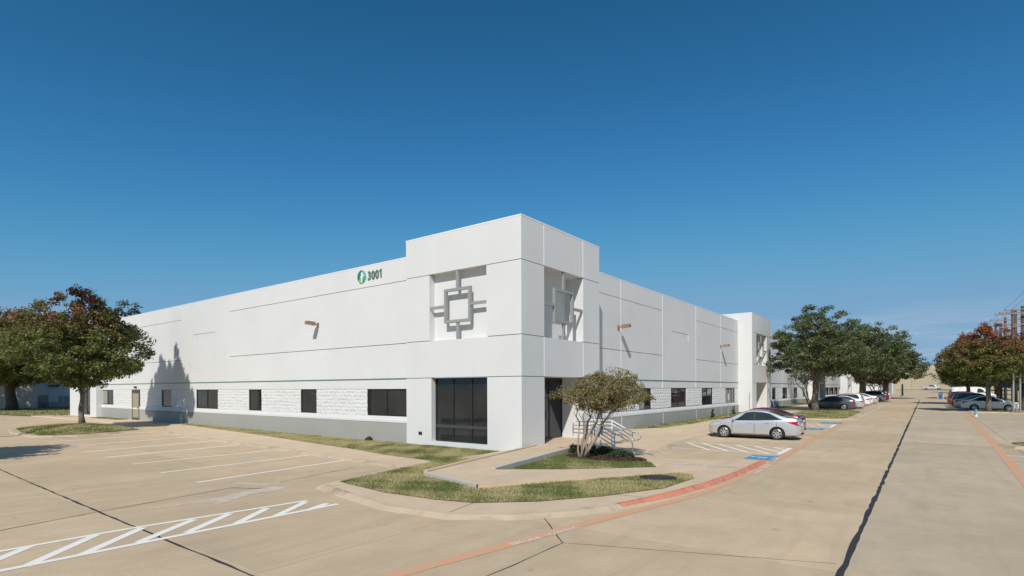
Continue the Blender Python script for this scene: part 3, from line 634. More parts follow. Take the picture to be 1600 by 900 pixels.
# ---- long walls: generic wall along one axis
def ywall(xa, xb, segs, yf=.22):
    """wall looking -Y. segs: list of (x0,x1,kind) kind 'j' horizontal reveals, 'p' plain with small panel"""
    for x0, x1, kd in segs:
        a, b = x0 + .0, x1 - .0
        if kd == 'j':
            for z0, z1 in ((Z0 + .03, Z1 - g_), (Z1 + g_, Z2 - g_), (Z2 + g_, ZR - .052)): pan(a, b, yf, yf + .2, z0, z1)
        else:
            zc = 6.58; xc = (a + b) / 2; hw = 1.75
            pan(a, b, yf, yf + .2, Z0 + .03, zc - .27); pan(a, b, yf, yf + .2, zc + .27, ZR - .052)
            pan(a, xc - hw, yf, yf + .2, zc - .27, zc + .27); pan(xc + hw, b, yf, yf + .2, zc - .27, zc + .27); pan(xc - hw, xc + hw, yf + .025, yf + .2, zc - .27, zc + .27, name='inset_panel')
    pan(xa, xb, yf + .2, yf + .26, Z0, ZR - .06, 'joint', 'joint_backing')
    pan(xa, xb, yf + .012, yf + .3, 2.70, Z0 - .03); pan(xa, xb, yf - .012, yf + .2, Z0 - .028, Z0 + .028, 'trim', 'trim_strip')
    MB().add([(xa, yf - .05, .99), (xb, yf - .05, .99), (xb, yf - .045, 1.10), (xa, yf - .045, 1.10), (xb, yf + .0, 1.29), (xa, yf + .0, 1.29), (xb, yf + .2, 1.30), (xa, yf + .2, 1.30)], [(0, 1, 2, 3), (3, 2, 4, 5), (5, 4, 6, 7)]).build('sill_band', M['white'], bld)
    pan(xa, xb, yf - .035, yf + .2, -.1, .988, 'grey', 'base_wall'); MB().box(xa, xb, yf - .008, yf + .42, ZR - .055, ZR).build('coping', M['coping'], bld)
    pan(xa, xb, yf + .30, yf + .36, .5, 3.2, 'joint', 'joint_backing')
def xwall(ya, yb, segs, xf=-1.29, zb=0, joints=()):
    for y0, y1, kd in segs:
        a, b = y0 + .009, y1 - .009
        if kd == 'j':
            for z0, z1 in ((Z0 + .03, Z1 - g_), (Z1 + g_, Z2 - g_), (Z2 + g_, ZR - .052)): pan(xf - .2, xf, a, b, z0, z1)
        else:
            zc = 6.58; yc = (a + b) / 2; hw = 1.75
            pan(xf - .2, xf, a, b, Z0 + .03, zc - .27); pan(xf - .2, xf, a, b, zc + .27, ZR - .052)
            pan(xf - .2, xf, a, yc - hw, zc - .27, zc + .27); pan(xf - .2, xf, yc + hw, b, zc - .27, zc + .27); pan(xf - .2, xf - .025, yc - hw, yc + hw, zc - .27, zc + .27, name='inset_panel')
        pan(xf - .3, xf - .012, a, b, 2.70, Z0 - .03)
        MB().add([(xf + .05, a, .99), (xf + .05, b, .99), (xf + .045, b, 1.10), (xf + .045, a, 1.10), (xf, b, 1.26), (xf, a, 1.26), (xf - .2, b, 1.27), (xf - .2, a, 1.27)], [(0, 1, 2, 3), (3, 2, 4, 5), (5, 4, 6, 7)]).build('sill_band', M['white'], bld)
        pan(xf - .2, xf + .035, a, b, -.1, .988, 'grey', 'base_wall')
    pan(xf - .26, xf - .2, ya, yb, Z0, ZR - .06, 'joint', 'joint_backing'); pan(xf - .2, xf + .012, ya, yb, Z0 - .028, Z0 + .028, 'trim', 'trim_strip')
    MB().box(xf - .42, xf + .008, ya, yb, ZR - .055, ZR).build('coping', M['coping'], bld); pan(xf - .36, xf - .30, ya, yb, .5, 3.2, 'joint', 'joint_backing')
def sunlit_joint_strip(x, y, z0, z1, wx=.012): MB().box(x - .02, x + wx, y - .028, y + .028, z0, z1).build('sunlit_joint', M['coping'], bld)  # lighter strip along a joint, painting in the sun caught by its chamfer
for y_ in (1.72, 5.18):
    sunlit_joint_strip(0, y_, Z2 + .03, ZT - .07); sunlit_joint_strip(0, y_, Z0 + .03, Z1 - .03)
for y_ in (12.03, 18.6, 25.55, 32.2, 52, 58.5, 65.2, 71.8): sunlit_joint_strip(-1.29, y_, Z0 + .03, ZR - .06); sunlit_joint_strip(-1.29, y_, 2.70, Z0 - .03, .008); sunlit_joint_strip(-1.255, y_, .02, .985, .008)
YL = .22; kx = lambda x: CX + (x - CX) * (YL - CY) / (0 - CY)
ywall(-50.6, -7.03, [(-25.2, -7.03, 'j'), (-32.9, -25.2, 'p'), (-50.6, -32.9, 'j')], YL)
# second left tower
tower_y(-58.6, -50.6, -.25, (-56.6, -52.6), (-55.4, -52.3))
pan(-51.0, -50.6, .151, 7, 0, ZT - .06); pan(-58.6, -58.2, .151, 40, 0, ZT - .06)
for (x0, x1, y0, y1) in [(-58.63, -50.575, -.275, .17), (-51.0, -50.575, .172, 7)]: coping(x0, x1, y0, y1, ZT)
XW = -1.29
xwall(6.86, 37.95, [(6.86, 12.03, 'j'), (12.03, 18.6, 'j'), (18.6, 25.55, 'p'), (25.55, 32.2, 'j'), (32.2, 37.95, 'j')])
tower_x(38.36, 45.87, 0., (39.62, 44.03), None); pan(-3, -.001, 37.95, 38.35, 0, ZT - .06, 'white')
pan(-3, -1.7, 45.5, 45.86, ZR, ZT - .06); coping(-3, .008, 37.942, 38.37, ZT); coping(-.42, .008, 38.372, 45.9, ZT); pan(-1.69, -.401, 45.5, 45.86, 0, ZT - .06)
xwall(45.88, 78, [(45.88, 52, 'j'), (52, 58.5, 'j'), (58.5, 65.2, 'p'), (65.2, 71.8, 'j'), (71.8, 78, 'j')])
tower_x(78.4, 86, 0., (79.9, 84.2), None); pan(-3, -.001, 78, 78.39, 0, ZT - .06); coping(-3, .025, 77.98, 78.41, ZT); coping(-.42, .025, 78.412, 86, ZT); pan(-1.69, -.401, 85.6, 85.98, 0, ZT - .06)
xwall(86.02, 118, [(86.02, 92, 'j'), (92, 98.5, 'j'), (98.5, 105, 'p'), (105, 111.5, 'j'), (111.5, 118, 'j')])
tower_x(118.4, 126, 0., (119.9, 124.2), None); pan(-3, -.001, 118, 118.39, 0, ZT - .06); coping(-3, .025, 117.98, 118.41, ZT); coping(-.42, .025, 118.412, 126, ZT); pan(-8, -.401, 125.6, 125.98, 0, ZT - .06)
MB().add([(-58, .5, 9.0), (-1.7, .5, 9.0), (-1.7, 125, 9.0), (-58, 125, 9.0)], [(0, 1, 2, 3)]).build('roof', M['roof'], bld)

# ---- windows
def window_y(x0, x1, z0, z1, yf, mull=1, blind=False):
    """window in a wall looking -Y: frame > panes"""
    t = .05; m = MB(); yi = yf + .09
    m.box(x0, x1, yi - .03, yi + .05, z1 - t, z1).box(x0, x1, yi - .03, yi + .05, z0, z0 + t).box(x0, x0 + t, yi - .03, yi + .05, z0 + t, z1 - t).box(x1 - t, x1, yi - .03, yi + .05, z0 + t, z1 - t)
    for k in range(mull): xm = x0 + (x1 - x0) * (k + 1) / (mull + 1); m.box(xm - .025, xm + .025, yi - .028, yi + .048, z0 + t, z1 - t)
    w = m.build('window', M['frame'], bld)
    for k in range(mull + 1):
        a = x0 + (x1 - x0) * k / (mull + 1) + .03; b = x0 + (x1 - x0) * (k + 1) / (mull + 1) - .03
        MB().box(a, b, yi + .01, yi + .022, z0 + .03, z1 - .03).build('pane', M['glass'] if not (blind and k == 0) else M['blind'], w)
    return w
def window_x(y0, y1, z0, z1, xf, mull=1, blind=()):
    t = .05; m = MB(); xi = xf - .09
    m.box(xi - .05, xi + .03, y0, y1, z1 - t, z1).box(xi - .05, xi + .03, y0, y1, z0, z0 + t).box(xi - .05, xi + .03, y0, y0 + t, z0 + t, z1 - t).box(xi - .05, xi + .03, y1 - t, y1, z0 + t, z1 - t)
    for k in range(mull): ym = y0 + (y1 - y0) * (k + 1) / (mull + 1); m.box(xi - .048, xi + .028, ym - .025, ym + .025, z0 + t, z1 - t)
    w = m.build('window', M['frame'], bld)
    for k in range(mull + 1):
        a = y0 + (y1 - y0) * k / (mull + 1) + .03; b = y0 + (y1 - y0) * (k + 1) / (mull + 1) - .03
        MB().box(xi - .022, xi - .01, a, b, z0 + .03, z1 - .03).build('pane', M['blind'] if k in blind else M['glass'], w)
    return w
WL = [(-10.1, -7.06, 1), (-16.29, -14.67, 0), (-22.32, -20.72, 0), (-29.97, -26.6, 1), (-36.15, -34.33, 0), (-50.2, -46.95, 1)]
WLk = [(kx(a), min(kx(b), -7.05), m) for a, b, m in WL]
for i, (a, b, m) in enumerate(WLk): window_y(a, b, 1.325, 2.698, YL, m, i == 5)
DL = (kx(-42.23), kx(-40.6))
WR = [(7.2, 9.95, 1, ()), (14.7, 16.65, 1, (0,)), (20.25, 23.4, 1, ()), (27.05, 29.95, 1, ()), (33.75, 36.85, 2, (0, 1))]
for a, b, m, bl in WR: window_x(a, b, 1.262, 2.67, XW, m, bl)
WR2 = [(52.9, 54.9), (58.8, 61.9), (66.0, 69.0), (72.9, 75.6), (89, 91), (94.5, 97), (100, 103), (107, 109.5), (113, 116)]
for a, b in WR2: window_x(a, b, 1.262, 2.67, XW, 1)
# tower window (left face): frame with two mullions and a deep transom
tw = MB(); yi = .30; x0, x1, z0, z1 = -5.30, -1.86, .21, Z0 - .016
tw.box(x0, x1, yi - .03, yi + .06, z1 - .07, z1).box(x0, x1, yi - .03, yi + .06, z0, z0 + .06).box(x0, x0 + .06, yi - .03, yi + .06, z0 + .06, z1 - .07).box(x1 - .06, x1, yi - .03, yi + .06, z0 + .06, z1 - .07)
xm = [x0 + (x1 - x0) * k / 3 for k in range(4)]
for k in (1, 2): tw.box(xm[k] - .03, xm[k] + .03, yi - .028, yi + .058, z0 + .06, z1 - .07)
two = tw.build('window', M['frame'], bld)
MB().box(x0 + .06, x1 - .06, yi - .034, yi + .05, .86, 1.0).build('transom', M['framel'], two)
for k in range(3):
    for za, zb in ((z0 + .05, .87), (.99, z1 - .06)): MB().box(xm[k] + .02, xm[k + 1] - .02, yi + .015, yi + .03, za, zb).build('pane', M['glass'], two)
MB().box(-6.16, -5.94, -.03, .002, .49, .63).build('wall_outlet', M['plastic'], bld)
# second left tower window
tw = MB(); yi = .05; x0, x1 = -55.4, -52.3
for k in range(4): xx = x0 + (x1 - x0) * k / 3; tw.box(xx - .04, xx + .04, yi - .03, yi + .06, .21, 3.2)
tw.box(x0, x1, yi - .025, yi + .055, .21, .3).box(x0, x1, yi - .025, yi + .055, 3.1, 3.2).box(x0, x1, yi - .025, yi + .055, .86, 1.0); w2 = tw.build('window', M['frame'], bld)
MB().box(x0, x1, yi + .01, yi + .025, .25, 3.18).build('pane', M['glass'], w2)
# glazed entrances in the alcoves
def entrance(ya, yb, xi, z0):
    m = MB(); n = 3
    for k in range(n + 1): yy = ya + (yb - ya) * k / n; m.box(xi - .04, xi + .04, yy - .03, yy + .03, z0, Z0)
    m.box(xi - .035, xi + .035, ya, yb, z0, z0 + .07).box(xi - .035, xi + .035, ya, yb, Z0 - .08, Z0 - .002).box(xi - .035, xi + .035, ya, yb, 2.2, 2.27); e = m.build('entrance_door', M['frame'], bld)
    for k in range(n): MB().box(xi - .01, xi + .005, ya + (yb - ya) * k / n + .02, ya + (yb - ya) * (k + 1) / n - .02, z0 + .05, Z0 - .05).build('pane', M['glass'], e)
    MB().tube([(xi + .07, ya + (yb - ya) * .6, z0 + .9), (xi + .07, ya + (yb - ya) * .6, z0 + 1.4)], .018).build('handle', M['galv'], e)
    MB().box(xi + .006, xi + .012, ya + .45, ya + .65, 1.55, 1.85).build('notice', M['signw'], e)
entrance(1.72, 5.18, -1.27, .24); entrance(39.62, 44.03, -1.27, .1); entrance(79.9, 84.2, -1.27, .5)
# left side door
m = MB(); a, b = DL; m.box(a, a + .11, YL - .06, YL + .1, .05, 2.72).box(b - .11, b, YL - .06, YL + .1, .05, 2.72).box(a + .11, b - .11, YL - .06, YL + .1, 2.4, 2.72).box(a + .11, b - .11, YL - .06, YL + .1, .05, .25)
dr = m.build('side_door', M['bronze'], bld); MB().box(a + .1, b - .1, YL - .04, YL - .02, .2, 2.45).build('pane', M['doorpane'], dr); MB().tube([(b - .25, YL - .09, 1.0), (b - .25, YL - .09, 1.3)], .02).build('handle', M['galv'], dr)
MB().box((a + b) / 2 - .12, (a + b) / 2 + .12, YL - .14, YL + .01, 2.84, 3.0).build('door_light', M['plastic'], bld)

# ---- split face blocks
CH = (2.698 - 1.30) / 7; rb = random.Random(11); variants = []
for k in range(8):
    nx, nz = 4, 3; vs = []; fs = []
    for j in range(nz):
        for i in range(nx):
            edge = i in (0, nx - 1) or j in (0, nz - 1)
            vs.append(((i / (nx - 1) - .5) * .392, -(.008 if edge else .0) * 0 - rb.uniform(.0, .022) + (.012 if edge else 0), j / (nz - 1) * (CH - .006)))
    fs = [(j * nx + i, j * nx + i + 1, (j + 1) * nx + i + 1, (j + 1) * nx + i) for j in range(nz - 1) for i in range(nx - 1)]
    ring = [0, 1, 2, 3, 7, 11, 10, 9, 8, 4]; k0 = len(vs); vs += [(vs[r][0], .05, vs[r][2]) for r in ring]
    for q in range(len(ring)): q2 = (q + 1) % len(ring); fs.append((ring[q2], ring[q], k0 + q, k0 + q2))
    me = D.meshes.new('block'); me.from_pydata(vs, [], fs); me.materials.append(M['block']); me.update(); variants.append((me, vs, fs))
blocks = []
def fits(a, b, wins): return all(b <= w0 + .01 or a >= w1 - .01 for w0, w1 in wins)
def block_run(lo, hi, wins, axis):
    edges = sorted([lo, hi] + [v for w in wins for v in w if lo < v < hi]); spans = []
    for a, b in zip(edges[:-1], edges[1:]):
        if b - a > .05 and fits(a, b, wins): spans.append((a, b))
    for a, b in spans:
        for c in range(7):
            p = a - (.2 if c % 2 else 0)
            while p < b - .02:
                s0, s1 = max(p, a), min(p + .4, b); p += .4
                if s1 - s0 > .04: blocks.append((axis, (s0 + s1) / 2, (s1 - s0) / .4, 1.30 + c * CH))
block_run(-50.6, -7.05, [(a, b) for a, b, m in WLk] + [DL], 'y'); block_run(6.9, 37.9, [w[:2] for w in WR], 'x'); block_run(45.9, 77.9, WR2, 'x')
def bpos(b): return (b[1], YL + .03) if b[0] == 'y' else (XW - .03, b[1])
blocks.sort(key=lambda b: math.hypot(bpos(b)[0] - CX, bpos(b)[1] - CY) + (0 if True else 0))
far_v = []; far_f = []
for i, b in enumerate(blocks):
    me, vs, fs = variants[rb.randrange(8)]; x, y = bpos(b)
    if i < 300:
        o = D.objects.new('block', me); o.location = (x, y, b[3]); o.scale = (b[2], 1, 1); o.rotation_euler = (0, 0, 0 if b[0] == 'y' else math.pi / 2); link(o, bld)
    else:
        k = len(far_v); far_v += [((v[0] * b[2] + x, v[1] + y, v[2] + b[3]) if b[0] == 'y' else (x - v[1], y + v[0] * b[2], v[2] + b[3])) for v in vs]; far_f += [tuple(q + k for q in f) for f in fs]
mb = MB(); mb.v = far_v; mb.f = far_f; mb.m = [0] * len(far_f); T(mb.build('block_courses', M['block'], bld), kind='stuff')

# ---- square ornaments on the towers
def ornament(axis, c0, c1, zc, base, hw, hz, arm0, arm1, label):
    """open square of grey bars with four arms, axis 'y' faces -Y, 'x' faces +X"""
    def bx(m, a0, a1, d0, d1, z0, z1): return m.box(a0, a1, base + d0, base + d1, z0, z1) if axis == 'y' else m.box(base - d1, base - d0, a0, a1, z0, z1)
    c = (c0 + c1) / 2; t = .125; o = bx(MB(), c - hw, c + hw, 0, .14, zc + hz - t, zc + hz); bx(o, c - hw, c + hw, 0, .14, zc - hz, zc - hz + t); bx(o, c - hw, c - hw + t, 0, .14, zc - hz + t, zc + hz - t); bx(o, c + hw - t, c + hw, 0, .14, zc - hz + t, zc + hz - t)
    w = o.build('square_ornament', M['orn'], bld)
    for q in ((c0, c - hw, zc - .07, zc + .06), (c + hw, c1, zc - .07, zc + .06)): bx(MB(), q[0], q[1], .025, .115, q[2], q[3]).build('arm', M['orn'], w)
    for q in ((Z1, zc - hz), (zc + hz, Z2)): bx(MB(), c - .075, c + .075, .025, .115, q[0], q[1]).build('arm', M['orn'], w)
ornament('y', -5.41, -1.89, 6.53, .0, .81, .79, 0, 0, '')
ornament('x', 1.72, 5.18, 6.50, .0, .84, .79, 0, 0, '')
ornament('x', 39.62, 44.03, 6.50, .0, 1.0, .79, 0, 0, ''); ornament('x', 79.9, 84.2, 6.5, 0, 1.0, .79, 0, 0, ''); ornament('y', -56.6, -52.6, 6.53, -.25, .9, .79, 0, 0, '')

# ---- wall lamps
def wall_lamp(loc, rz, label):
    """local -Y is out of the wall"""
    r_ = empty('wall_lamp', loc, rz); T(r_, label, 'lamp', 'rusty floodlights on the warehouse walls')
    MB().box(-.10, .10, -.03, .0, -.14, .14).build('back_plate', M['rust'], r_); MB().tube([(0, -.02, 0), (0, -.20, .03), (0, -.28, .04)], .035).build('arm', M['rust'], r_)
    m = MB(); m.add([(-.16, -.26, -.05), (.16, -.26, -.05), (.16, -.76, .0), (-.16, -.76, .0), (-.16, -.26, .15), (.16, -.26, .15), (.16, -.76, .18), (-.16, -.76, .18)], [(0, 1, 2, 3), (7, 6, 5, 4), (0, 4, 5, 1), (1, 5, 6, 2), (2, 6, 7, 3), (3, 7, 4, 0)]); h = m.build('lamp_head', M['rust'], r_)
    MB().add([(-.13, -.30, -.052), (.13, -.30, -.052), (.13, -.72, -.012), (-.13, -.72, -.012)], [(0, 1, 2, 3)]).build('lens', M['lens'], h)
wall_lamp((kx(-14.45), YL - .0, 6.42), 0, 'rusty brown floodlight on the sunny left wall below the number')
wall_lamp((XW, 11.66, 6.32), math.pi / 2, 'rusty floodlight on the right wall just past the corner tower')
wall_lamp((XW, 32.2, 6.40), math.pi / 2, 'smaller looking floodlight on the right wall near the second tower')

# ---- sign
sg = empty('wall_sign', (kx(-10.82), YL, 8.40)); T(sg, 'green logo disc beside the numerals 3001 high on the left wall', 'sign')
def plate(poly, mat, name, parent, d=.05): 
    mb = MB(); n = len(poly); mb.add([(p[0], -d, p[1]) for p in poly] + [(p[0], 0, p[1]) for p in poly], [tuple(range(n)), tuple(range(n, 2 * n))[::-1]] + [((i + 1) % n, i, n + i, n + (i + 1) % n) for i in range(n)])
    return mb.build(name, mat, parent)
lr = .34; lc = (.37, .33)
def cp(a, r_=lr): return (lc[0] + r_ * math.cos(R(a)), lc[1] + r_ * math.sin(R(a)))
logo = plate([cp(a) for a in range(0, 360, 15)], M['l_teal'], 'logo', sg, .02)
plate([cp(a, .35) for a in range(88, 221, 12)] + [(lc[0] - .10, lc[1] - .08), (lc[0] - .02, lc[1] + .05)], M['l_dk'], 'logo_leaf', logo, .045)
plate([cp(a, .35) for a in range(222, 272, 12)] + [(lc[0] + .02, lc[1] - .06), (lc[0] - .11, lc[1] - .09)], M['l_lime'], 'logo_leaf', logo, .045)
plate([cp(a, .35) for a in range(285, 365, 12)] + [(lc[0] + .13, lc[1] + .03), (lc[0] + .07, lc[1] - .12)], M['l_mid'], 'logo_leaf', logo, .045)
plate([(lc[0] - .02, lc[1] + .20), (lc[0] + .06, lc[1] + .24), (lc[0] + .10, lc[1] + .05), (lc[0] + .30, lc[1] + .06), (lc[0] + .10, lc[1] - .06), (lc[0] + .07, lc[1] - .33), (lc[0] + .01, lc[1] - .33), (lc[0] + .0, lc[1] - .07), (lc[0] - .12, lc[1] - .06), (lc[0] - .03, lc[1] + .03)], M['l_white'], 'logo_figure', logo, .055)
xx = .87
for ch in '300':
    o, me = text_mesh(ch, .62, 'numeral', M['num'], sg, .02, .012); o.rotation_euler = (math.pi / 2, 0, 0); o.location = (xx, -.03, .10); o.scale = (.92, 1, 1); xx += .315
plate([(xx + .10, .10), (xx + .175, .10), (xx + .175, .55), (xx + .11, .55), (xx + .02, .46), (xx + .02, .40), (xx + .10, .46)], M['num'], 'numeral', sg, .045)

# ------------------------------------------------------------------ handrails
def railing(y, label, xt, xb):
    r_ = empty('handrail', (0, 0, 0)); T(r_, label, 'railing', 'white handrails of the entrance steps')
    zt, zb_ = 1.32, .86; x0 = 1.72
    for k in range(4):
        d = .155 * k
        pts = [(x0, y, zt - d), (xt, y, zt - d), (xb, y, zb_ - d)]
        if k == 0: pts += [(xb + .26, y, zb_), (xb + .36, y, zb_ - .08), (xb + .36, y, zb_ - .22), (xb + .26, y, zb_ - .30), (xb, y, zb_ - .31)]
        MB().tube(pts, .024).build('rail', M['rail'], r_)
    for px_, z0, z1 in ((x0, .2, zt), (xt, .2, zt), (xb, 0, zb_ + .0), ((x0 + xt) / 2, .2, zt)): MB().tube([(px_, y, z0), (px_, y, z1 + .02)], .026).build('post', M['rail'], r_)
railing(1.27, 'white painted handrail on the near side of the entrance steps behind the small tree', 2.72, 3.62); railing(2.66, 'white painted handrail on the far side of the entrance steps with looped end', 2.80, 3.74)

# ------------------------------------------------------------------ trees
def lobe(rs, amp=.095):
    k = [(rs.uniform(1, 4.5), rs.uniform(0, 6.3), rs.uniform(2, 9), rs.uniform(0, 6.3)) for _ in range(5)]
    return lambda a, h: 1 + amp * sum(np.sin(np.round(q[0]) * a + q[1] + 2 * np.sin(q[2] * h + q[3])) for q in k)
def crown_mesh(name, rs, prof, Rx, Ry, zb, zt, nC, nL, rc, leaf, pal, flat=.75, hollow=.45, shift=(0, 0), amp=.095):
    """leaf quads in clumps spread through a lumpy envelope; returns mesh data and clump centres"""
    ph = np.array([p[0] for p in prof]); pr = np.array([p[1] for p in prof]); lf = lobe(rs, amp)
    h = rs.rand(nC * 4); keep = rs.rand(nC * 4) < np.interp(h, ph, pr) ** 1.4 + .03; h = h[keep][:nC]; n = len(h)
    a = rs.uniform(0, 2 * np.pi, n); rad = np.sqrt(hollow ** 2 + (1 - hollow ** 2) * rs.rand(n)); inner = rs.rand(n) < .22; rad = np.where(inner, rs.uniform(.1, .6, n), rad)
    rr = np.interp(h, ph, pr) * lf(a, h) * rad; top = 1 + .10 * np.sin(3 * a + 1) * (h > .6)
    C = np.stack([Rx * rr * np.cos(a) + shift[0] * (h), Ry * rr * np.sin(a) + shift[1] * h, zb + (zt - zb) * h * top], 1)
    rcl = rc * rs.uniform(.6, 1.35, n); N = n * nL; ci = np.repeat(np.arange(n), nL)
    dv = rs.normal(0, 1, (N, 3)); dv /= np.linalg.norm(dv, axis=1)[:, None]; rd = rs.rand(N) ** .5; off = dv * (rd * rcl[ci])[:, None]; off[:, 2] *= flat
    P = C[ci] + off
    nrm = dv * .7 + rs.normal(0, .55, (N, 3)); nrm[:, 2] += .35; nrm /= np.linalg.norm(nrm, axis=1)[:, None]
    t1 = np.cross(nrm, rs.normal(0, 1, (N, 3))); t1 /= np.linalg.norm(t1, axis=1)[:, None] + 1e-9; t2 = np.cross(nrm, t1); s = leaf * rs.uniform(.6, 1.35, N)[:, None]
    V = np.stack([P - t1 * s * .62, P + t2 * s * .36 + nrm * s * .08, P + t1 * s * .62, P - t2 * s * .36 + nrm * s * .08], 1).reshape(-1, 3)
    hz = np.clip((P[:, 2] - zb) / (zt - zb), 0, 1); cn = rs.normal(0, 1, n)[ci]
    c = pal(hz, cn, rs.rand(N), rs) * rs.uniform(.7, 1.3, (N, 1))
    return V, np.arange(4 * N).reshape(-1, 4), np.repeat(np.clip(c, 0, 1), 4, 0), C
def pal_pear(red, green=(.165, .19, .058)):
    def f(h, cn, u, rs):
        g = np.array(green); rd = np.array([.31, .085, .06]); br = np.array([.26, .155, .07]); yl = np.array([.26, .25, .06])
        t = np.clip((h - .50) * 1.5 + cn * .22 + red, 0, 1)[:, None]; c = g * (1 - t) + (br * (1 - np.clip(t * 1.3 - .45, 0, 1)) + rd * np.clip(t * 1.3 - .45, 0, 1)) * t; m = (u < .15)[:, None]; return np.where(m, c * .45 + yl * .55, c)
    return f
def pal_oak(h, cn, u, rs):
    a = np.array([.085, .115, .042]); b = np.array([.22, .25, .115]); t = np.clip(.35 + cn * .25 + (u - .5) * .6, 0, 1)[:, None]; return a * (1 - t) + b * t
def pal_dark(h, cn, u, rs):
    a = np.array([.05, .065, .032]); b = np.array([.115, .135, .065]); t = np.clip(.4 + cn * .2 + (u - .5) * .5, 0, 1)[:, None]; return a * (1 - t) + b * t
def pal_myrtle(h, cn, u, rs):
    a = np.array([.20, .19, .075]); b = np.array([.33, .23, .10]); d = np.array([.29, .28, .12]); t = np.clip(.4 + cn * .3 + (u - .5) * 1.0, 0, 1)[:, None]; c = a * (1 - t) + b * t; return np.where((rs.rand(len(h)) < .25)[:, None], d, c)
def bent(a, b, rs, lift=.0, n=5, jit=.06):
    a, b = Vector(a), Vector(b); L = (b - a).length; pts = []
    for i in range(n + 1):
        t = i / n; p = a.lerp(b, t) + Vector((0, 0, lift * L * math.sin(math.pi * t)))
        if 0 < i < n: p += Vector((rs.normal(0, jit * L), rs.normal(0, jit * L), rs.normal(0, jit * .5 * L)))
        pts.append(p)
    return pts
def tree(name, label, loc, H, Rx, Ry, cb, tr, prof, nC, nL, rc, leaf, pal, seed, bark='bark', fork=None, limbs=16, group=None, flat=.75, hollow=.45, lean=(0, 0), shift=(0, 0), cat='tree', amp=.095):
    rs = np.random.RandomState(seed); root = empty(name, loc); T(root, label, cat, group)
    V, F, tint, C = crown_mesh('crown', rs, prof, Rx, Ry, cb, H, nC, nL, rc, leaf, pal, flat, hollow, shift, amp)
    cr = mesh_np('crown', V, F, M['leaf'], root, tint)
    fork = fork or cb * 1.05; m = MB(); top = Vector((lean[0] * H * .8, lean[1] * H * .8, cb + (H - cb) * .72)); fk = Vector((lean[0] * fork, lean[1] * fork, fork))
    base = bent((0, 0, -.1), fk, rs, 0, 4, .02); m.tube(base, [tr * 1.45, tr * 1.08, tr * 1.0, tr * .95, tr * .92], 10)
    m.tube(bent(fk, top, rs, 0, 5, .05), [tr * .75, tr * .6, tr * .45, tr * .3, tr * .2, .02], 7)
    idx = rs.permutation(len(C))[:limbs * 4]; hs = C[idx]; order = np.argsort(hs[:, 2]); tips = []
    for q, i in enumerate(idx[:limbs]):
        e = Vector(C[i]); t = rs.uniform(0, .45); st = fk.lerp(top, t) if q % 3 else base[-2].lerp(fk, rs.uniform(.3, 1)); r0_ = tr * rs.uniform(.35, .6) * (1 - .6 * t); p = bent(st, e, rs, .06, 5, .05); m.tube(p, [r0_, r0_ * .8, r0_ * .6, r0_ * .42, r0_ * .28, .012], 6); tips.append(p)
    for i in idx[limbs:]:
        p = tips[rs.randint(len(tips))]; st = p[rs.randint(2, 5)]; e = Vector(C[i])
        if (e - st).length < Rx * 1.1: m.tube(bent(st, e, rs, .04, 3, .06), [tr * .16, tr * .12, tr * .08, .008], 5)
    m.build('trunk', M[bark], root, True)
    return root
PEAR = [(0, .25), (.14, .78), (.32, 1), (.55, .88), (.78, .6), (.92, .34), (1, .12)]
OAK = [(0, .75), (.15, 1), (.4, .98), (.65, .78), (.85, .5), (1, .15)]
FLATT = [(0, .5), (.25, .95), (.6, 1), (.85, .75), (1, .3)]
GP = 'pear trees turning red along the car parks'; GO = 'live oaks in front of the right facade'
tree('pear_tree', 'reddish green pear tree with grey trunk on the small kerbed island at left', (-33.15, -6.05, .40), 8.9, 3.95, 3.95, 2.6, .15, PEAR, 560, 74, .46, .15, pal_pear(.14), 1, 'bark', 2.2, 26, GP, shift=(.15, .1), amp=.05)
tree('pear_tree', 'darker pear tree with a thick dark trunk at the left edge of the picture', (-84.0, .0, .0), 12.6, 9.4, 9.0, 3.6, .55, PEAR, 1000, 60, .95, .30, pal_pear(-.05), 2, 'barkdark', 4.2, 18, GP)
p = atd(205, 560, 78); tree('evergreen_tree', 'dark green tree showing its top above the left end of the roof', (p.x, p.y, 0), 14.4, 4.5, 4.5, 5, .3, OAK, 350, 50, .75, .26, pal_dark, 4, 'barkdark', 5, 10)
tree('oak_tree', 'large spreading live oak on the kerbed island beyond the parked red car', (4.45, 44.7, .25), 10.5, 4.5, 4.5, 4.1, .30, OAK, 520, 78, .56, .15, pal_oak, 6, 'bark', 3.0, 22, GO, .55, .5)
p = gnd(1357, 622); tree('oak_tree', 'second live oak in the row standing among the parked silver cars', (5.6, 80, gz(80)), 12.0, 6.0, 6.0, 4.2, .45, OAK, 560, 60, .8, .22, pal_oak, 7, 'barkdark', 3.4, 18, GO, .55, .5)
tree('oak_tree', 'farthest live oak of the row beside the blue green post', (7.4, 104, gz(104)), 11.6, 6.3, 6.3, 3.8, .45, OAK, 500, 52, .8, .27, pal_oak, 8, 'barkdark', 3.4, 16, GO, .55, .5)
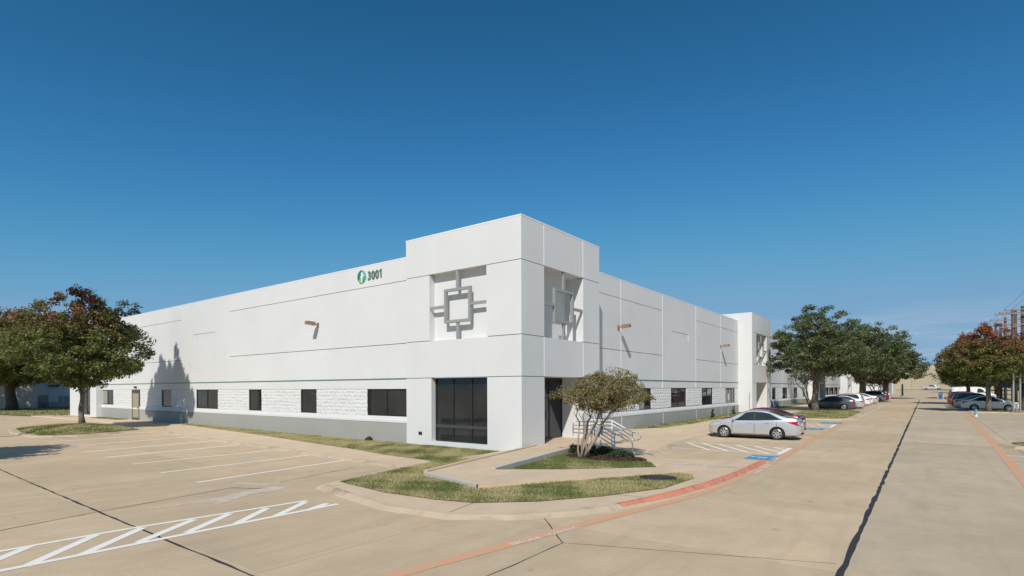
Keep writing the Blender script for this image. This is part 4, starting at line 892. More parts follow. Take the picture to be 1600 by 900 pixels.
# right hand pears
tree('pear_tree', 'red topped pear tree with pale trunk in front of the white sedan at right', (18.25, 51.6, gz(51)), 8.3, 3.4, 3.4, 3.0, .2, PEAR, 420, 74, .46, .15, pal_pear(.40, (.15, .17, .045)), 11, 'bark', 2.6, 16, GP)
p = atd(1512, 600, 72); tree('pear_tree', 'red and bronze pear tree behind the dark cars at right', (p.x, p.y, gz(p.y)), 8.9, 3.6, 3.6, 2.8, .22, PEAR, 420, 64, .52, .19, pal_pear(.45, (.15, .17, .045)), 12, 'barkdark', 2.6, 14, GP)
p = atd(1598, 600, 56); tree('pear_tree', 'green skirted pear tree cut by the right edge of the picture', (p.x, p.y, gz(p.y)), 7.7, 3.3, 3.3, 2.8, .22, PEAR, 420, 66, .5, .17, pal_pear(.25, (.18, .22, .05)), 13, 'barkdark', 2.6, 14, GP)
for k, (px_, dp, hh, lab) in enumerate([(1512, 98, 10, 'pear tree farther down the right car park next to the white van'), (1560, 90, 10.5, 'tall red crowned pear tree beneath the utility poles'), (1585, 120, 11, 'distant pear tree at right beneath the last utility pole'), (1528, 130, 10, 'distant olive pear tree beyond the right hand car park'), (1496, 150, 9.5, 'farthest pear tree of the right row before the tan warehouse')]):
    p = atd(px_, 600, dp); tree('pear_tree', lab, (p.x, p.y, gz(p.y)), hh - 1.2, 3.9, 3.9, 2.5, .24, PEAR, 340, 50, .7, .26, pal_pear(.32 + .08 * (k % 2), (.13, .15, .045)), 20 + k, 'barkdark', 2.4, 10, GP)
# far tree masses at right beyond the second lot
for k, (px_, dp, lab) in enumerate([(1545, 175, 'distant green tree far behind the right car park, left of a pair'), (1590, 165, 'distant green tree far behind the right car park at the picture edge'), (1515, 185, 'distant green tree far behind near the tan warehouse corner')]):
    p = atd(px_, 600, dp); tree('background_tree', lab, (p.x, p.y, gz(p.y)), 10, 8, 6, 1.5, .3, OAK, 260, 36, 1.2, .5, pal_oak, 40 + k, 'barkdark', 2.2, 6)
# small flat crowned trees by the facade
def myrtle(label, loc, H, Rx, Ry, cb, seed, nC, nL, rc, leaf, pal, bark, stems, spread, shift=(0, 0), sr=.055, name='crepe_myrtle', group=None):
    rs = np.random.RandomState(seed); root = empty(name, loc); T(root, label, 'tree', group)
    V, F, tint, C = crown_mesh('crown', rs, FLATT, Rx, Ry, cb, H, nC, nL, rc, leaf, pal, .8, .25); V = V + np.array([shift[0], shift[1], 0]); C = C + np.array([shift[0], shift[1], 0])
    mesh_np('crown', V, F, M['leaf'], root, tint); m = MB(); tips = []
    for k in range(stems):
        a = 2 * math.pi * k / stems + rs.uniform(-.3, .3); b0 = Vector((.10 * math.cos(a), .10 * math.sin(a), -.05)); md = Vector((shift[0] * .45 + spread * .45 * math.cos(a), shift[1] * .45 + spread * .45 * math.sin(a), cb * .72)); e = Vector((shift[0] * .9 + spread * math.cos(a), shift[1] * .9 + spread * math.sin(a), cb + (H - cb) * .25))
        p1 = bent(b0, md, rs, 0, 4, .035); p2 = bent(md, e, rs, .03, 4, .07); r_ = sr * rs.uniform(.8, 1.25)
        m.tube(p1 + p2[1:], [r_ * 1.3, r_ * 1.05, r_, r_ * .9, r_ * .8, r_ * .65, r_ * .5, r_ * .4, r_ * .25], 7); tips += p1[3:] + p2[1:4]
    for i in rs.permutation(len(C))[:stems * 9]:
        e = Vector(C[i]); st = min(rs.permutation(len(tips))[:4], key=lambda q: (tips[q] - e).length); m.tube(bent(tips[st], e, rs, .03, 4, .08), [sr * .36, sr * .28, sr * .2, sr * .14, .005], 5)
    m.build('trunk', M[bark], root, True); return root
myrtle('small multi stemmed crepe myrtle with bronze leaves in the lawn by the entrance steps', (3.2, -.55, ZP), 3.12, 1.74, 1.35, 1.85, 31, 230, 84, .24, .058, pal_myrtle, 'barkpale', 7, 1.05, (.68, .35), .043)
myrtle('thin dark small tree in front of the far facade behind the first oak', (1.2, 63, gz(63)), 5.2, 3.2, 2.8, 3.0, 32, 110, 30, .4, .14, pal_dark, 'barkdark', 6, 2.0, (0, 0), .07, 'small_tree')
myrtle('bronze leaved crepe myrtle under the far oaks beside the parked silver van', (5.6, 112, gz(112)), 5.4, 4.2, 4.0, 2.6, 33, 160, 40, .6, .25, pal_myrtle, 'bark', 6, 2.5, (0, 0), .09)
# trees outside the frame whose shadows fall into it
tree('pear_tree', 'broad pear tree just outside the left of the picture whose shadow lies on the lot', (-16.0, -20.3, 0), 8.6, 3.6, 3.6, 3.4, .24, PEAR, 300, 45, .7, .26, pal_pear(.1), 51, 'bark', 2.6, 12, GP)
rs = np.random.RandomState(9); root = empty('shadow_tree', (-28.0, -13.75, .6)); T(root, 'tall narrow tree added out of view at left to shade the left wall', 'tree')  # unseen tree, added with crown spires shaped to cast the wall shadow
Vs = []; Fs = []; Ts = []; k0 = 0
for (dx, zb, zt, rr) in [(.25, 16.7, 20.4, .85), (-2.7, 16.7, 19.9, .7), (-1.2, 16.7, 18.9, .9), (2.2, 15.2, 17.7, .6), (-4.6, 15.0, 17.4, .6), (1.25, 16.7, 18.3, .8), (-3.7, 15.6, 18.1, .75), (-.3, 16.7, 18.0, 1.3), (2.9, 15.0, 16.8, .4), (-2.0, 16.7, 19.1, .45), (-5.1, 15.0, 16.6, .4), (.9, 16.7, 19.3, .4)]:
    V, F, t_, C = crown_mesh('c', rs, [(0, .9), (.25, 1), (.6, .62), (.85, .3), (1, .04)], rr, rr, zb, zt, 110, 30, .24, .16, pal_dark, .9, .1); V[:, 0] += dx + .3; Vs.append(V); Fs.append(F + k0); Ts.append(t_); k0 += len(V)
mesh_np('crown', np.vstack(Vs), np.vstack(Fs), M['leaf'], root, np.vstack(Ts)); m = MB(); m.tube([(0, 0, -.8), (.02, 0, 6), (0, 0, 13.5), (.3, 0, 18)], [.20, .15, .10, .03], 8)
for dx, z in ((1.1, 16), (-1.9, 16.5), (2.3, 15.8), (-3.5, 16)): m.tube([(0, 0, 13.4), (dx * .6, 0, 14.6), (dx, 0, z)], [.08, .06, .03], 6)
m.build('trunk', M['bark'], root, True)

# shrubs by the steps and along the wall
def shrub(name, label, loc, r_, h, seed, pal, leaf=.06, nC=70, group=None):
    rs = np.random.RandomState(seed); root = empty(name, loc); T(root, label, 'shrub', group)
    V, F, t_, C = crown_mesh('foliage', rs, [(0, .8), (.4, 1), (.8, .7), (1, .3)], r_, r_, .03, h, nC, 34, r_ * .3, leaf, pal, .8, .2); mesh_np('foliage', V, F, M['leaf'], root, t_)
    m = MB()
    for k in range(6): m.tube([(0, 0, -.03), tuple(np.array(C[k % len(C)]) * .6), tuple(C[k % len(C)])], [.015, .01, .004], 4)
    m.build('stem', M['barkdark'], root)
GS = 'low shrubs around the entrance steps'
for k, (x_, y_, r_, h, lab) in enumerate([(2.75, .75, .36, .34, 'low dark shrub between the small tree and the near handrail'), (3.35, .95, .36, .28, 'dark spreading shrub at the foot of the near handrail post'), (2.25, .55, .28, .3, 'grassy shrub beside the ramp kerb left of the small tree trunk'), (4.25, .55, .5, .18, 'flat dark ground shrub at the right end of the mulch')]):
    shrub('shrub', lab, (x_, y_, ZP), r_, h, 60 + k, pal_dark, .06, 70, GS)
shrub('small_conifer', 'small dark conifer at the wall base left of the sign posts', (-.55, 27.4, gz(27) + ZP), .16, .75, 70, pal_dark, .06, 40, 'small dark conifers along the right wall')
shrub('small_conifer', 'small dark conifer at the wall base near the second tower', (-.55, 33.6, gz(33) + ZP), .16, .75, 71, pal_dark, .06, 40, 'small dark conifers along the right wall')
shrub('shrub', 'small tuft of green growing against the grey wall base on the left', (-9.9, -.02, .0), .17, .17, 72, pal_oak, .05, 40)

# ------------------------------------------------------------------ cars
def pl(pts, x): return float(np.interp(x, [p[0] for p in pts], [p[1] for p in pts]))
def smooth(pts, n=1):
    xs_ = np.linspace(pts[0][0], pts[-1][0], 121); ys_ = np.interp(xs_, [p[0] for p in pts], [p[1] for p in pts]); k = np.array([1, 2, 3, 2, 1]) / 9
    yp = np.pad(ys_, 2, mode='edge')
    return list(zip(xs_, np.convolve(yp, k, 'valid')))
SPEC = {
 'sedan': dict(L=4.5, W=1.72, top=[(0, .62), (.05, .76), (.2, .86), (.5, .94), (1.0, 1.02), (1.15, 1.06), (1.6, 1.33), (1.95, 1.47), (2.35, 1.515), (2.8, 1.49), (3.25, 1.39), (3.65, 1.22), (3.95, 1.12), (4.2, 1.10), (4.38, 1.07), (4.46, .98), (4.5, .75)],
   belt=[(0, .58), (.25, .78), (1.0, .90), (2.5, .93), (3.6, .99), (4.4, 1.0), (4.5, .72)], wid=[(0, .56), (.06, .68), (.22, .76), (.7, .845), (1.4, .86), (3.3, .86), (4.0, .81), (4.35, .72), (4.46, .64), (4.5, .55)],
   cab=(1.22, 3.78), wheels=(.86, 3.46), wr=.315, ws=(1.14, 1.9), rw=(3.05, 3.68), dlo=[(1.25, .0), (1.9, 1), (3.05, 1), (3.45, .62), (3.72, .05)], pill=(2.38, 9)),
 'suv': dict(L=4.6, W=1.82, top=[(0, .68), (.06, .82), (.3, .95), (1.0, 1.06), (1.2, 1.12), (1.75, 1.52), (2.1, 1.66), (2.6, 1.70), (3.6, 1.68), (4.1, 1.62), (4.3, 1.50), (4.5, 1.15), (4.57, .95), (4.6, .70)],
   belt=[(0, .65), (.3, .85), (1.1, .98), (2.5, 1.04), (4.3, 1.08), (4.6, .70)], wid=[(0, .58), (.06, .72), (.25, .84), (.8, .90), (3.8, .90), (4.3, .86), (4.52, .78), (4.6, .66)],
   cab=(1.12, 4.5), wheels=(.9, 3.6), wr=.355, ws=(1.22, 1.95), rw=(4.25, 4.48), dlo=[(1.4, 0), (1.9, 1), (4.0, 1), (4.25, .1)], pill=(2.45, 3.4)),
 'van': dict(L=5.6, W=2.0, top=[(0, .8), (.08, .98), (.5, 1.12), (.8, 1.2), (1.5, 1.95), (1.9, 2.15), (2.4, 2.2), (5.3, 2.18), (5.5, 2.1), (5.57, 1.2), (5.6, .75)],
   belt=[(0, .75), (.4, 1.0), (1.2, 1.2), (5.4, 1.22), (5.6, .72)], wid=[(0, .66), (.08, .82), (.4, .95), (1.0, 1.0), (5.2, 1.0), (5.5, .96), (5.6, .85)],
   cab=(.75, 5.5), wheels=(.95, 4.5), wr=.36, ws=(.85, 1.65), rw=(5.45, 5.55), dlo=[(1.15, 0), (1.6, .8), (2.3, .8), (2.35, 0)], pill=(9, 9)),
 'pickup': dict(L=5.8, W=1.96, top=[(0, .82), (.06, 1.0), (.3, 1.10), (1.3, 1.18), (1.5, 1.25), (2.0, 1.72), (2.3, 1.86), (3.6, 1.84), (3.85, 1.70), (4.0, 1.22), (4.1, 1.17), (5.7, 1.17), (5.77, 1.0), (5.8, .75)],
   belt=[(0, .78), (.3, 1.0), (1.4, 1.10), (3.9, 1.14), (5.7, 1.14), (5.8, .72)], wid=[(0, .66), (.06, .80), (.3, .93), (1.0, .97), (5.5, .97), (5.75, .92), (5.8, .84)],
   cab=(1.35, 4.0), wheels=(1.0, 4.5), wr=.40, ws=(1.45, 2.15), rw=(3.8, 3.95), dlo=[(1.7, 0), (2.1, 1), (3.6, 1), (3.8, .1)], pill=(2.75, 9)),
}
class Car:
    def __init__(s, kind):
        q = SPEC[kind]; s.q = q; s.top = smooth(q['top']); s.belt = smooth(q['belt']); s.wid = smooth(q['wid']); s.L = q['L']
    def section(s, x):
        q = s.q; zt, zb_, w = pl(s.top, x), pl(s.belt, x), pl(s.wid, x); zb_ = min(zb_, zt - .02); c0, c1 = q['cab']
        e = max(0, min(1, (x - .0) / .12, (s.L - x) / .12)); z0 = .20 + .08 * (1 - e)
        k = max(0., min(1., (zt - zb_ - .10) / .38)); wr = w * (.90 - .22 * k); drop = .02 + .035 * k
        P = [(0, z0), (w * .86, z0), (w * .965, z0 + .07), (w * .995, .42 * e + z0 * (1 - e) + .02), (w, .60), (w * .99, zb_ - .08), (w * .955, zb_)]
        P[4] = (w, min(.60, zb_ - .12)); P[3] = (P[3][0], min(P[3][1], P[4][1] - .03))
        zr_ = zt - drop
        for t in (.33, .66): P.append((w * .955 + (wr - w * .955) * t, zb_ + (max(zr_, zb_ + .005) - zb_) * t))
        P += [(wr, max(zr_, zb_ + .005)), (wr * .86, zt - drop * .35), (wr * .5, zt - drop * .08), (0, zt)]
        return P
    def side_y(s, x, z):
        P = s.section(x)[1:11]; zz = [p[1] for p in P]; yy = [p[0] for p in P]; return float(np.interp(z, zz, yy))
    def top_z(s, x, y):
        P = s.section(x)[8:]; P = P[::-1]; return float(np.interp(abs(y), [p[0] for p in P], [p[1] for p in P]))
def make_car(kind, paint, label, name='parked_car', cat='car', group=None, rimcol='rim'):
    c = Car(kind); q = c.q; L = c.L; root = empty(name); T(root, label, cat, group); ox = L / 2
    xs_ = sorted(set(list(np.linspace(.0, .3, 6)) + list(np.linspace(.3, L - .3, 44)) + list(np.linspace(L - .3, L, 7)))); secs = [c.section(x) for x in xs_]
    vs = []; n = None
    for x, P in zip(xs_, secs):
        ring = P + [(-y, z) for y, z in P[-2:0:-1]]; n = len(ring); vs += [(x - ox, y, z) for y, z in ring]
    fs = [(i * n + k, (i + 1) * n + k, (i + 1) * n + (k + 1) % n, i * n + (k + 1) % n) for i in range(len(xs_) - 1) for k in range(n)]
    fs += [tuple(range(n)), tuple((len(xs_) - 1) * n + k for k in range(n))[::-1]]
    body = MB().add(vs, fs).build('body', M[paint], root, True)
    bm = bmesh.new(); bm.from_mesh(body.data); bmesh.ops.recalc_face_normals(bm, faces=bm.faces[:]); bm.to_mesh(body.data); bm.free()
    # wheel arches
    wr = q['wr']; cut = MB(); hw = q['W'] / 2
    for wx in q['wheels']:
        for sd in (-1, 1):
            a0, a1 = (hw - .30, hw + .2) if sd > 0 else (-hw - .2, -hw + .30); v_ = []; nn = 28
            for yy in (a0, a1): v_ += [(wx - ox + (wr + .055) * math.cos(2 * math.pi * k / nn), yy, wr + (wr + .055) * math.sin(2 * math.pi * k / nn)) for k in range(nn)]
            cut.add(v_, [(k, (k + 1) % nn, nn + (k + 1) % nn, nn + k) for k in range(nn)] + [tuple(range(nn))[::-1], tuple(range(nn, 2 * nn))])
    co = cut.build('cutter', M['plastic']); 
    bm = bmesh.new(); bm.from_mesh(co.data); bmesh.ops.recalc_face_normals(bm, faces=bm.faces[:]); bm.to_mesh(co.data); bm.free()
    md = body.modifiers.new('b', 'BOOLEAN'); md.object = co; md.operation = 'DIFFERENCE'; md.solver = 'EXACT'; md.material_mode = 'TRANSFER'
    bpy.context.view_layer.update(); dg = bpy.context.evaluated_depsgraph_get(); me = D.meshes.new_from_object(body.evaluated_get(dg)); body.modifiers.clear(); body.data = me; me.name = 'body'
    D.objects.remove(co); me.polygons.foreach_set('use_smooth', [True] * len(me.polygons)); me.set_sharp_from_angle(angle=R(38))
    # glass
    def sidepatch(x0, x1, lo, hi, nm, mat, off=.007, nx=10, sd=1, nz=4):
        v_ = []; 
        for i in range(nx + 1):
            x = x0 + (x1 - x0) * i / nx; a, b = lo(x), hi(x)
            for j in range(nz + 1): z = a + (b - a) * j / nz; v_.append((x - ox, sd * (c.side_y(x, z) + off), z))
        f_ = [(i * (nz + 1) + j, (i + 1) * (nz + 1) + j, (i + 1) * (nz + 1) + j + 1, i * (nz + 1) + j + 1) for i in range(nx) for j in range(nz)]
        if sd > 0: f_ = [f[::-1] for f in f_]
        return nm, MB().add(v_, f_), mat
    bl = lambda x: pl(c.belt, x) + .035; hi_ = lambda x: c.section(x)[9][1] - .045
    d = q['dlo']; fr_ = lambda x: pl(d, x); hh = lambda x: bl(x) + max(.012, (hi_(x) - bl(x))) * max(.03, fr_(x))
    cuts = [d[0][0]] + [p for p in q['pill'] if p < d[-1][0]] + [d[-1][0]]
    for sd in (-1, 1):
        for a, b in zip(cuts[:-1], cuts[1:]):
            nm, m, mt = sidepatch(a + (.035 if a != d[0][0] else 0), b - (.035 if b != d[-1][0] else 0), bl, hh, 'side_window', M['carglass'], .006, 12, sd); m.build(nm, mt, root, True)
        for p_ in cuts[1:-1]:
            nm, m, mt = sidepatch(p_ - .05, p_ + .05, bl, lambda x: hh(x) + .0, 'pillar_trim', M['plastic'], .004, 2, sd); m.build(nm, mt, root)
    def toppatch(x0, x1, nm, inset):
        v_ = []; nx, ny = 8, 8
        for i in range(nx + 1):
            x = x0 + (x1 - x0) * i / nx; w = c.section(x)[9][0] * inset
            for j in range(ny + 1): y = -w + 2 * w * j / ny; v_.append((x - ox, y, c.top_z(x, y) + .007))
        return MB().add(v_, [(i * (ny + 1) + j, (i + 1) * (ny + 1) + j, (i + 1) * (ny + 1) + j + 1, i * (ny + 1) + j + 1) for i in range(nx) for j in range(ny)]).build(nm, M['carglass'], root, True)
    toppatch(*q['ws'], 'windscreen', .93); toppatch(*q['rw'], 'rear_window', .88)
    # door seams, handles, lights
    sm = MB()
    for sd in (-1, 1):
        for x in ([d[0][0] + .02, cuts[1]] + ([cuts[2] - .28] if len(cuts) > 2 and kind == 'sedan' else [])):
            nm, m, mt = sidepatch(x - .008, x + .008, lambda x: .32, lambda x: pl(c.belt, x), 'x', None, .003, 1, sd, 6); sm.add(m.v, m.f)
        nm, m, mt = sidepatch(q['wheels'][0] + wr + .1, q['wheels'][1] - wr - .1, lambda x: .26, lambda x: .275, 'x', None, .006, 8, sd, 1); sm.add(m.v, m.f)
    sm.build('door_seam', M['plastic'], root)
    for sd in (-1, 1):
        for x in [cuts[1] - .22] + ([cuts[1] + .62] if kind != 'van' else []):
            z = pl(c.belt, x) - .11; y = c.side_y(x, z); MB().box(x - ox - .09, x - ox + .09, min(sd * (y - .01), sd * (y + .03)), max(sd * (y - .01), sd * (y + .03)), z - .016, z + .016).build('door_handle', M[paint], root)
        xm_ = d[0][0] + .10; z = bl(xm_) + .02; y = c.side_y(xm_, z)
        mm_ = MB(); v_, f_ = loft_lathe([(.01, -.1), (.075, -.06), (.09, .02), (.06, .07), (.01, .09)], 10); mm_.add([(a * .85 + xm_ - ox, sd * (y + .10) + b_ * .9, e_ * .8 + z + .03) for a, b_, e_ in v_], f_); mm_.build('mirror', M[paint] if paint not in ('c_white',) else M['plastic'], root, True)
        zt_ = pl(c.belt, L - .2) 
        nm, m, mt = sidepatch(L - .56, L - .03, lambda x: zt_ - .27 + .40 * max(0, (L - .10 - x)), lambda x: zt_ - .03 - .08 * max(0, (L - .12 - x)), 'tail_light', M['tail'], .008, 6, sd); m.build(nm, mt, root, True)
        nm, m, mt = sidepatch(.045, .58, lambda x: .60 + .17 * x + (.08 if kind in ('suv', 'pickup', 'van') else 0), lambda x: .68 + .20 * x + (.12 if kind in ('suv', 'pickup', 'van') else 0), 'headlight', M['head'], .008, 8, sd); m.build(nm, mt, root, True)
    MB().box(-ox - .012, -ox + .03, -.38, .38, .36, .52).build('grille', M['plastic'], root); zp = pl(c.belt, L - .2) - .22
    MB().box(ox - .02, ox + .012, -.26, .26, zp - .06, zp + .07).build('number_plate', M['plate'], root); MB().box(ox - .10, ox + .004, -.5, .5, .27, .36).build('bumper_insert', M['plastic'], root)
    MB().box(-ox + .25, ox - .25, -hw * .8, hw * .8, .15, .22).build('underbody', M['plastic'], root)
    # wheels
    for wx in q['wheels']:
        for sd in (-1, 1):
            v_, f_ = loft_lathe([(wr * .66, -.09), (wr * .93, -.10), (wr, -.07), (wr, .07), (wr * .93, .10), (wr * .66, .09)], 26); tyre = MB().add([(a, b_, e_) for a, b_, e_ in v_], f_).build('wheel', M['rubber'], root, True, 50); tyre.location = (wx - ox, sd * (hw - .125), wr)
            m = MB(); v_, f_ = loft_lathe([(wr * .70, .092), (wr * .66, .098), (wr * .60, .075), (wr * .60, .055)], 20); m.add([(a, b_ * sd, e_) for a, b_, e_ in v_], f_)
            v2, f2 = loft_lathe([(.065, .06), (.06, .095), (.001, .10)], 14); m.add([(a, b_ * sd, e_) for a, b_, e_ in v2], f2)
            for k in range(7):
                a = 2 * math.pi * k / 7; ca, sa = math.cos(a), math.sin(a); t_ = .028
                pr_ = [(.03, -t_), (wr * .62, -t_ * 1.2), (wr * .62, t_ * 1.2), (.03, t_)]; m.add([(u * ca - v * sa, sd * .082, u * sa + v * ca) for u, v in pr_] + [(u * ca - v * sa, sd * .100, u * sa + v * ca) for u, v in pr_], [(0, 1, 2, 3), (4, 5, 6, 7), (0, 1, 5, 4), (1, 2, 6, 5), (2, 3, 7, 6), (3, 0, 4, 7)])
            rim = m.build('rim', [M[rimcol]], tyre)
            disc = MB(); v_, f_ = loft_lathe([(wr * .66, .05), (.001, .05)], 16); disc.add([(a, b_ * sd, e_) for a, b_, e_ in v_], f_).build('brake_disc', M['plastic'], tyre)
    return root
def place(root, x, y, rz, dz=0):
    root.location = (x, y, gz(y) + dz); root.rotation_euler = (math.atan(.006) * 0, 0, rz); return root
GL = 'cars parked nose in along the right facade'; GR = 'cars parked along the right side of the drive'
protos = {}
def car(kind, paint, label, x, y, rz, group, name=None, cat='car'):
    name = name or {'sedan': 'parked_car', 'suv': 'parked_suv', 'van': 'parked_van', 'pickup': 'pickup_truck'}[kind]
    if (kind, paint) in protos:
        r_ = copy_tree(protos[(kind, paint)]); T(r_, label, cat, group); r_.name = name
    else: r_ = make_car(kind, paint, label, name, cat, group); protos[(kind, paint)] = r_
    return place(r_, x, y, rz)
# car local -x is the front: rotation 0 faces -X (towards the building)
car('sedan', 'c_silver', 'silver sedan nearest the camera beside the hatched bay', 6.17, 12.72, R(1.5), GL)
car('sedan', 'c_red', 'dark red sedan mostly hidden behind the nearest silver sedan', 5.78, 15.75, R(-1), GL)
car('sedan', 'c_grey', 'dark grey sedan behind the oak trunk', 5.15, 50.9, 0, GL)
car('sedan', 'c_silver', 'silver sedan directly behind the dark grey sedan', 5.7, 54.0, 0, GL)
car('suv', 'c_silver', 'silver wagon with black side windows and tall red tail lights', 5.4, 57.0, 0, GL)
car('sedan', 'c_white', 'white sedan next after the silver wagon in the left row', 5.6, 63.5, 0, GL)
car('sedan', 'c_white', 'white sedan third from the dark grey sedan with only its tail showing', 5.6, 67.5, 0, GL)
car('sedan', 'c_silver', 'pale silver sedan by the second oak, only its rear corner visible', 5.9, 72.0, 0, GL)
car('suv', 'c_silver', 'tall silver van like car farther along the left row', 6.1, 84.5, 0, GL)
car('suv', 'c_maroon', 'maroon car beyond the tall silver one in the left row', 6.3, 89.5, 0, GL)
car('sedan', 'c_silver', 'last silver car visible at the far end of the left row', 6.4, 94, 0, GL)
car('sedan', 'c_white', 'white sedan behind the pale trunk at right, nose in shade', 18.55, 55.3, math.pi, GR)
car('sedan', 'c_silver', 'silver sedan beside the white sedan in the right row', 18.1, 58.6, math.pi, GR)
car('sedan', 'c_black', 'black sedan next to the maroon one in the right row', 17.9, 66, math.pi, GR)
car('suv', 'c_black', 'black SUV third in the right row', 18.0, 62.4, math.pi, GR)
car('suv', 'c_maroon', 'maroon SUV fifth in the right row', 17.9, 70.5, math.pi, GR)
car('suv', 'c_green', 'dark green SUV near the blue mail box in the right row', 18.0, 77.5, math.pi, GR)
car('van', 'c_white', 'white cargo van behind the blue mail box', 19.4, 97, math.pi, GR, None, 'van')
car('suv', 'c_white', 'white SUV beyond the cargo van', 18.9, 112, math.pi, GR)
car('pickup', 'c_silver', 'silver pickup truck in front of the far tan warehouse', 14.8, 222, math.pi, None, None, 'truck')
GB = 'cars in the second car park at far right'
car('suv', 'c_silver', 'silver SUV in the second car park left of the pale tree trunk', 31.5, 88, math.pi, GB)
car('sedan', 'c_black', 'black sedan in the second car park right of the pale tree trunk', 30.5, 72, math.pi, GB)
car('sedan', 'c_blue', 'dark blue sedan in the second car park near the utility poles', 35, 78, math.pi, GB)
car('sedan', 'c_white', 'white sedan in the second car park behind the cargo van', 29.5, 118, math.pi, GB)
car('suv', 'c_white', 'white SUV in the second car park at its far end', 33, 128, math.pi, GB)

# ------------------------------------------------------------------ street furniture
def pole_row():
    for k, (px_, ytop, arms, lab) in enumerate([(1598, 483, 2, 'nearest wooden utility pole at the right edge'), (1587, 489, 2, 'second utility pole with two pale crossarms'), (1582, 490, 1, 'thin utility pole standing left of the second one'), (1571, 501, 1, 'third utility pole with a single long crossarm'), (1564, 510, 0, 'bare utility pole without crossarms'), (1556, 510, 1, 'utility pole whose crossarm rises behind the red tree'), (1542, 521, 1, 'farthest utility pole left of the red tree top')]):
        d = ray(px_, 609); t = (23.2 - CX) / d.x if px_ != 1582 else (22.2 - CX) / d.x; p = Vector((CX, CY, CZ)) + d * t; b = (p - Vector((CX, CY, CZ))).dot(fw); top = CZ + (607.5 + 1.8 - ytop) / FPX * b; g = gz(p.y)
        r_ = empty('utility_pole', (p.x, p.y, g)); T(r_, lab, 'utility pole', 'utility poles along the right side')
        rad = .17 if px_ != 1582 else .11
        MB().tube([(0, 0, -.2), (0, 0, top - g)], [rad * 1.25, rad], 10).build('pole', M['wood'], r_, True)
        for a in range(arms):
            z = top - g - .45 - a * 1.9; hl = 1.75
            MB().box(-hl, hl, -.27, -.16, z - .07, z + .07).build('crossarm', M['armwood'], r_)
            for q in (-1.65, -.9, .9, 1.65): MB().tube([(q, -.215, z + .07), (q, -.215, z + .26)], [.05, .035], 6).build('insulator', M['insul'], r_)
        poles.append((px_, p, top))
poles = []; pole_row()
main = [q for q in poles if q[0] in (1598, 1587, 1571, 1556, 1542)]
for k, (dx, lab) in enumerate([(-1.65, 'outer overhead wire on the road side of the utility poles'), (1.65, 'overhead wire on the far side of the utility poles'), (-.9, 'inner overhead wire of the utility pole line')]):
    m = MB(); pts = [Vector((main[0][1].x + dx, main[0][1].y - 34, main[0][2] + .1))] + [Vector((q[1].x + dx, q[1].y - .2, q[2] - .2)) for q in main]
    for a, b in zip(pts[:-1], pts[1:]): m.tube([a.lerp(b, t / 6) - Vector((0, 0, .35 * math.sin(math.pi * t / 6))) for t in range(7)], .018, 4)
    T(m.build('power_line', M['wire']), lab, 'power line', 'overhead wires')
# hydrant
h = gnd(1525, 651); hy = empty('fire_hydrant', h); hy.scale = (.84, .84, .84); T(hy, 'white fire hydrant with blue cap at the right kerb', 'hydrant')
v_, f_ = loft_lathe([(.16, 0), (.16, .05), (.11, .06), (.11, .45), (.14, .46), (.14, .5)], 14, 'z'); MB().add(v_, f_).build('barrel', M['hydrant'], hy, True, 40)
v_, f_ = loft_lathe([(.14, .5), (.16, .52), (.15, .62), (.09, .72), (.03, .75), (.03, .8), (.001, .8)], 14, 'z'); MB().add(v_, f_).build('cap', M['hydblue'], hy, True, 40)
for sd in (-1, 1): MB().tube([(sd * .10, 0, .38), (sd * .19, 0, .38)], .055).build('nozzle', M['hydblue'], hy)
MB().tube([(0, -.1, .36), (0, -.2, .36)], .07).build('nozzle', M['hydblue'], hy)
# blue mail box and yellow bollards
mbp = gnd(1470, 624.5); mx = empty('mail_box', mbp); T(mx, 'blue drop mail box with rounded top by the right kerb', 'mail box')
m = MB(); prof = [(-.32, .12), (.32, .12)] + [(.32 * math.cos(R(a)), .95 + .32 * math.sin(R(a))) for a in range(0, 181, 20)]; n = len(prof)
m.add([(x_, -.32, z_) for x_, z_ in prof] + [(x_, .32, z_) for x_, z_ in prof], [tuple(range(n)), tuple(range(n, 2 * n))[::-1]] + [((i + 1) % n, i, n + i, n + (i + 1) % n) for i in range(n)]); m.build('box', M['postblue'], mx)
for sx in (-.26, .26):
    for sy in (-.26, .26): MB().box(sx - .03, sx + .03, sy - .03, sy + .03, 0, .12).build('leg', M['postblue'], mx)
MB().box(-.22, .22, -.36, -.32, .92, 1.08).build('slot', M['galv'], mx)
for px_, lab in ((1465.2, 'yellow bollard left of the blue mail box'), (1473.5, 'yellow bollard right of the blue mail box')):
    p = gnd(px_, 625.5); b = empty('bollard', p); T(b, lab, 'bollard', 'yellow bollards by the mail box'); v_, f_ = loft_lathe([(.075, 0), (.075, .88), (.05, .94), (.001, .96)], 12, 'z'); MB().add(v_, f_).build('post', M['yellow'], b, True, 40); MB().tube([(0, 0, -.02), (0, 0, .02)], .14).build('base_ring', M['kerb'], b)
# sign posts at the parking bays
for x_, y_, lab in ((.35, 28.6, 'thin sign post with small plate beside the right wall, the nearer one'), (.35, 35.4, 'thin sign post with small plate close to the second tower')):
    s_ = empty('sign_post', (x_, y_, gz(y_) + ZP)); T(s_, lab, 'sign post', 'parking sign posts along the right wall'); MB().tube([(0, 0, 0), (0, 0, 2.0)], .03).build('post', M['galv'], s_); MB().box(.03, .045, -.15, .15, 1.5, 1.98).build('sign_plate', M['signw'], s_)
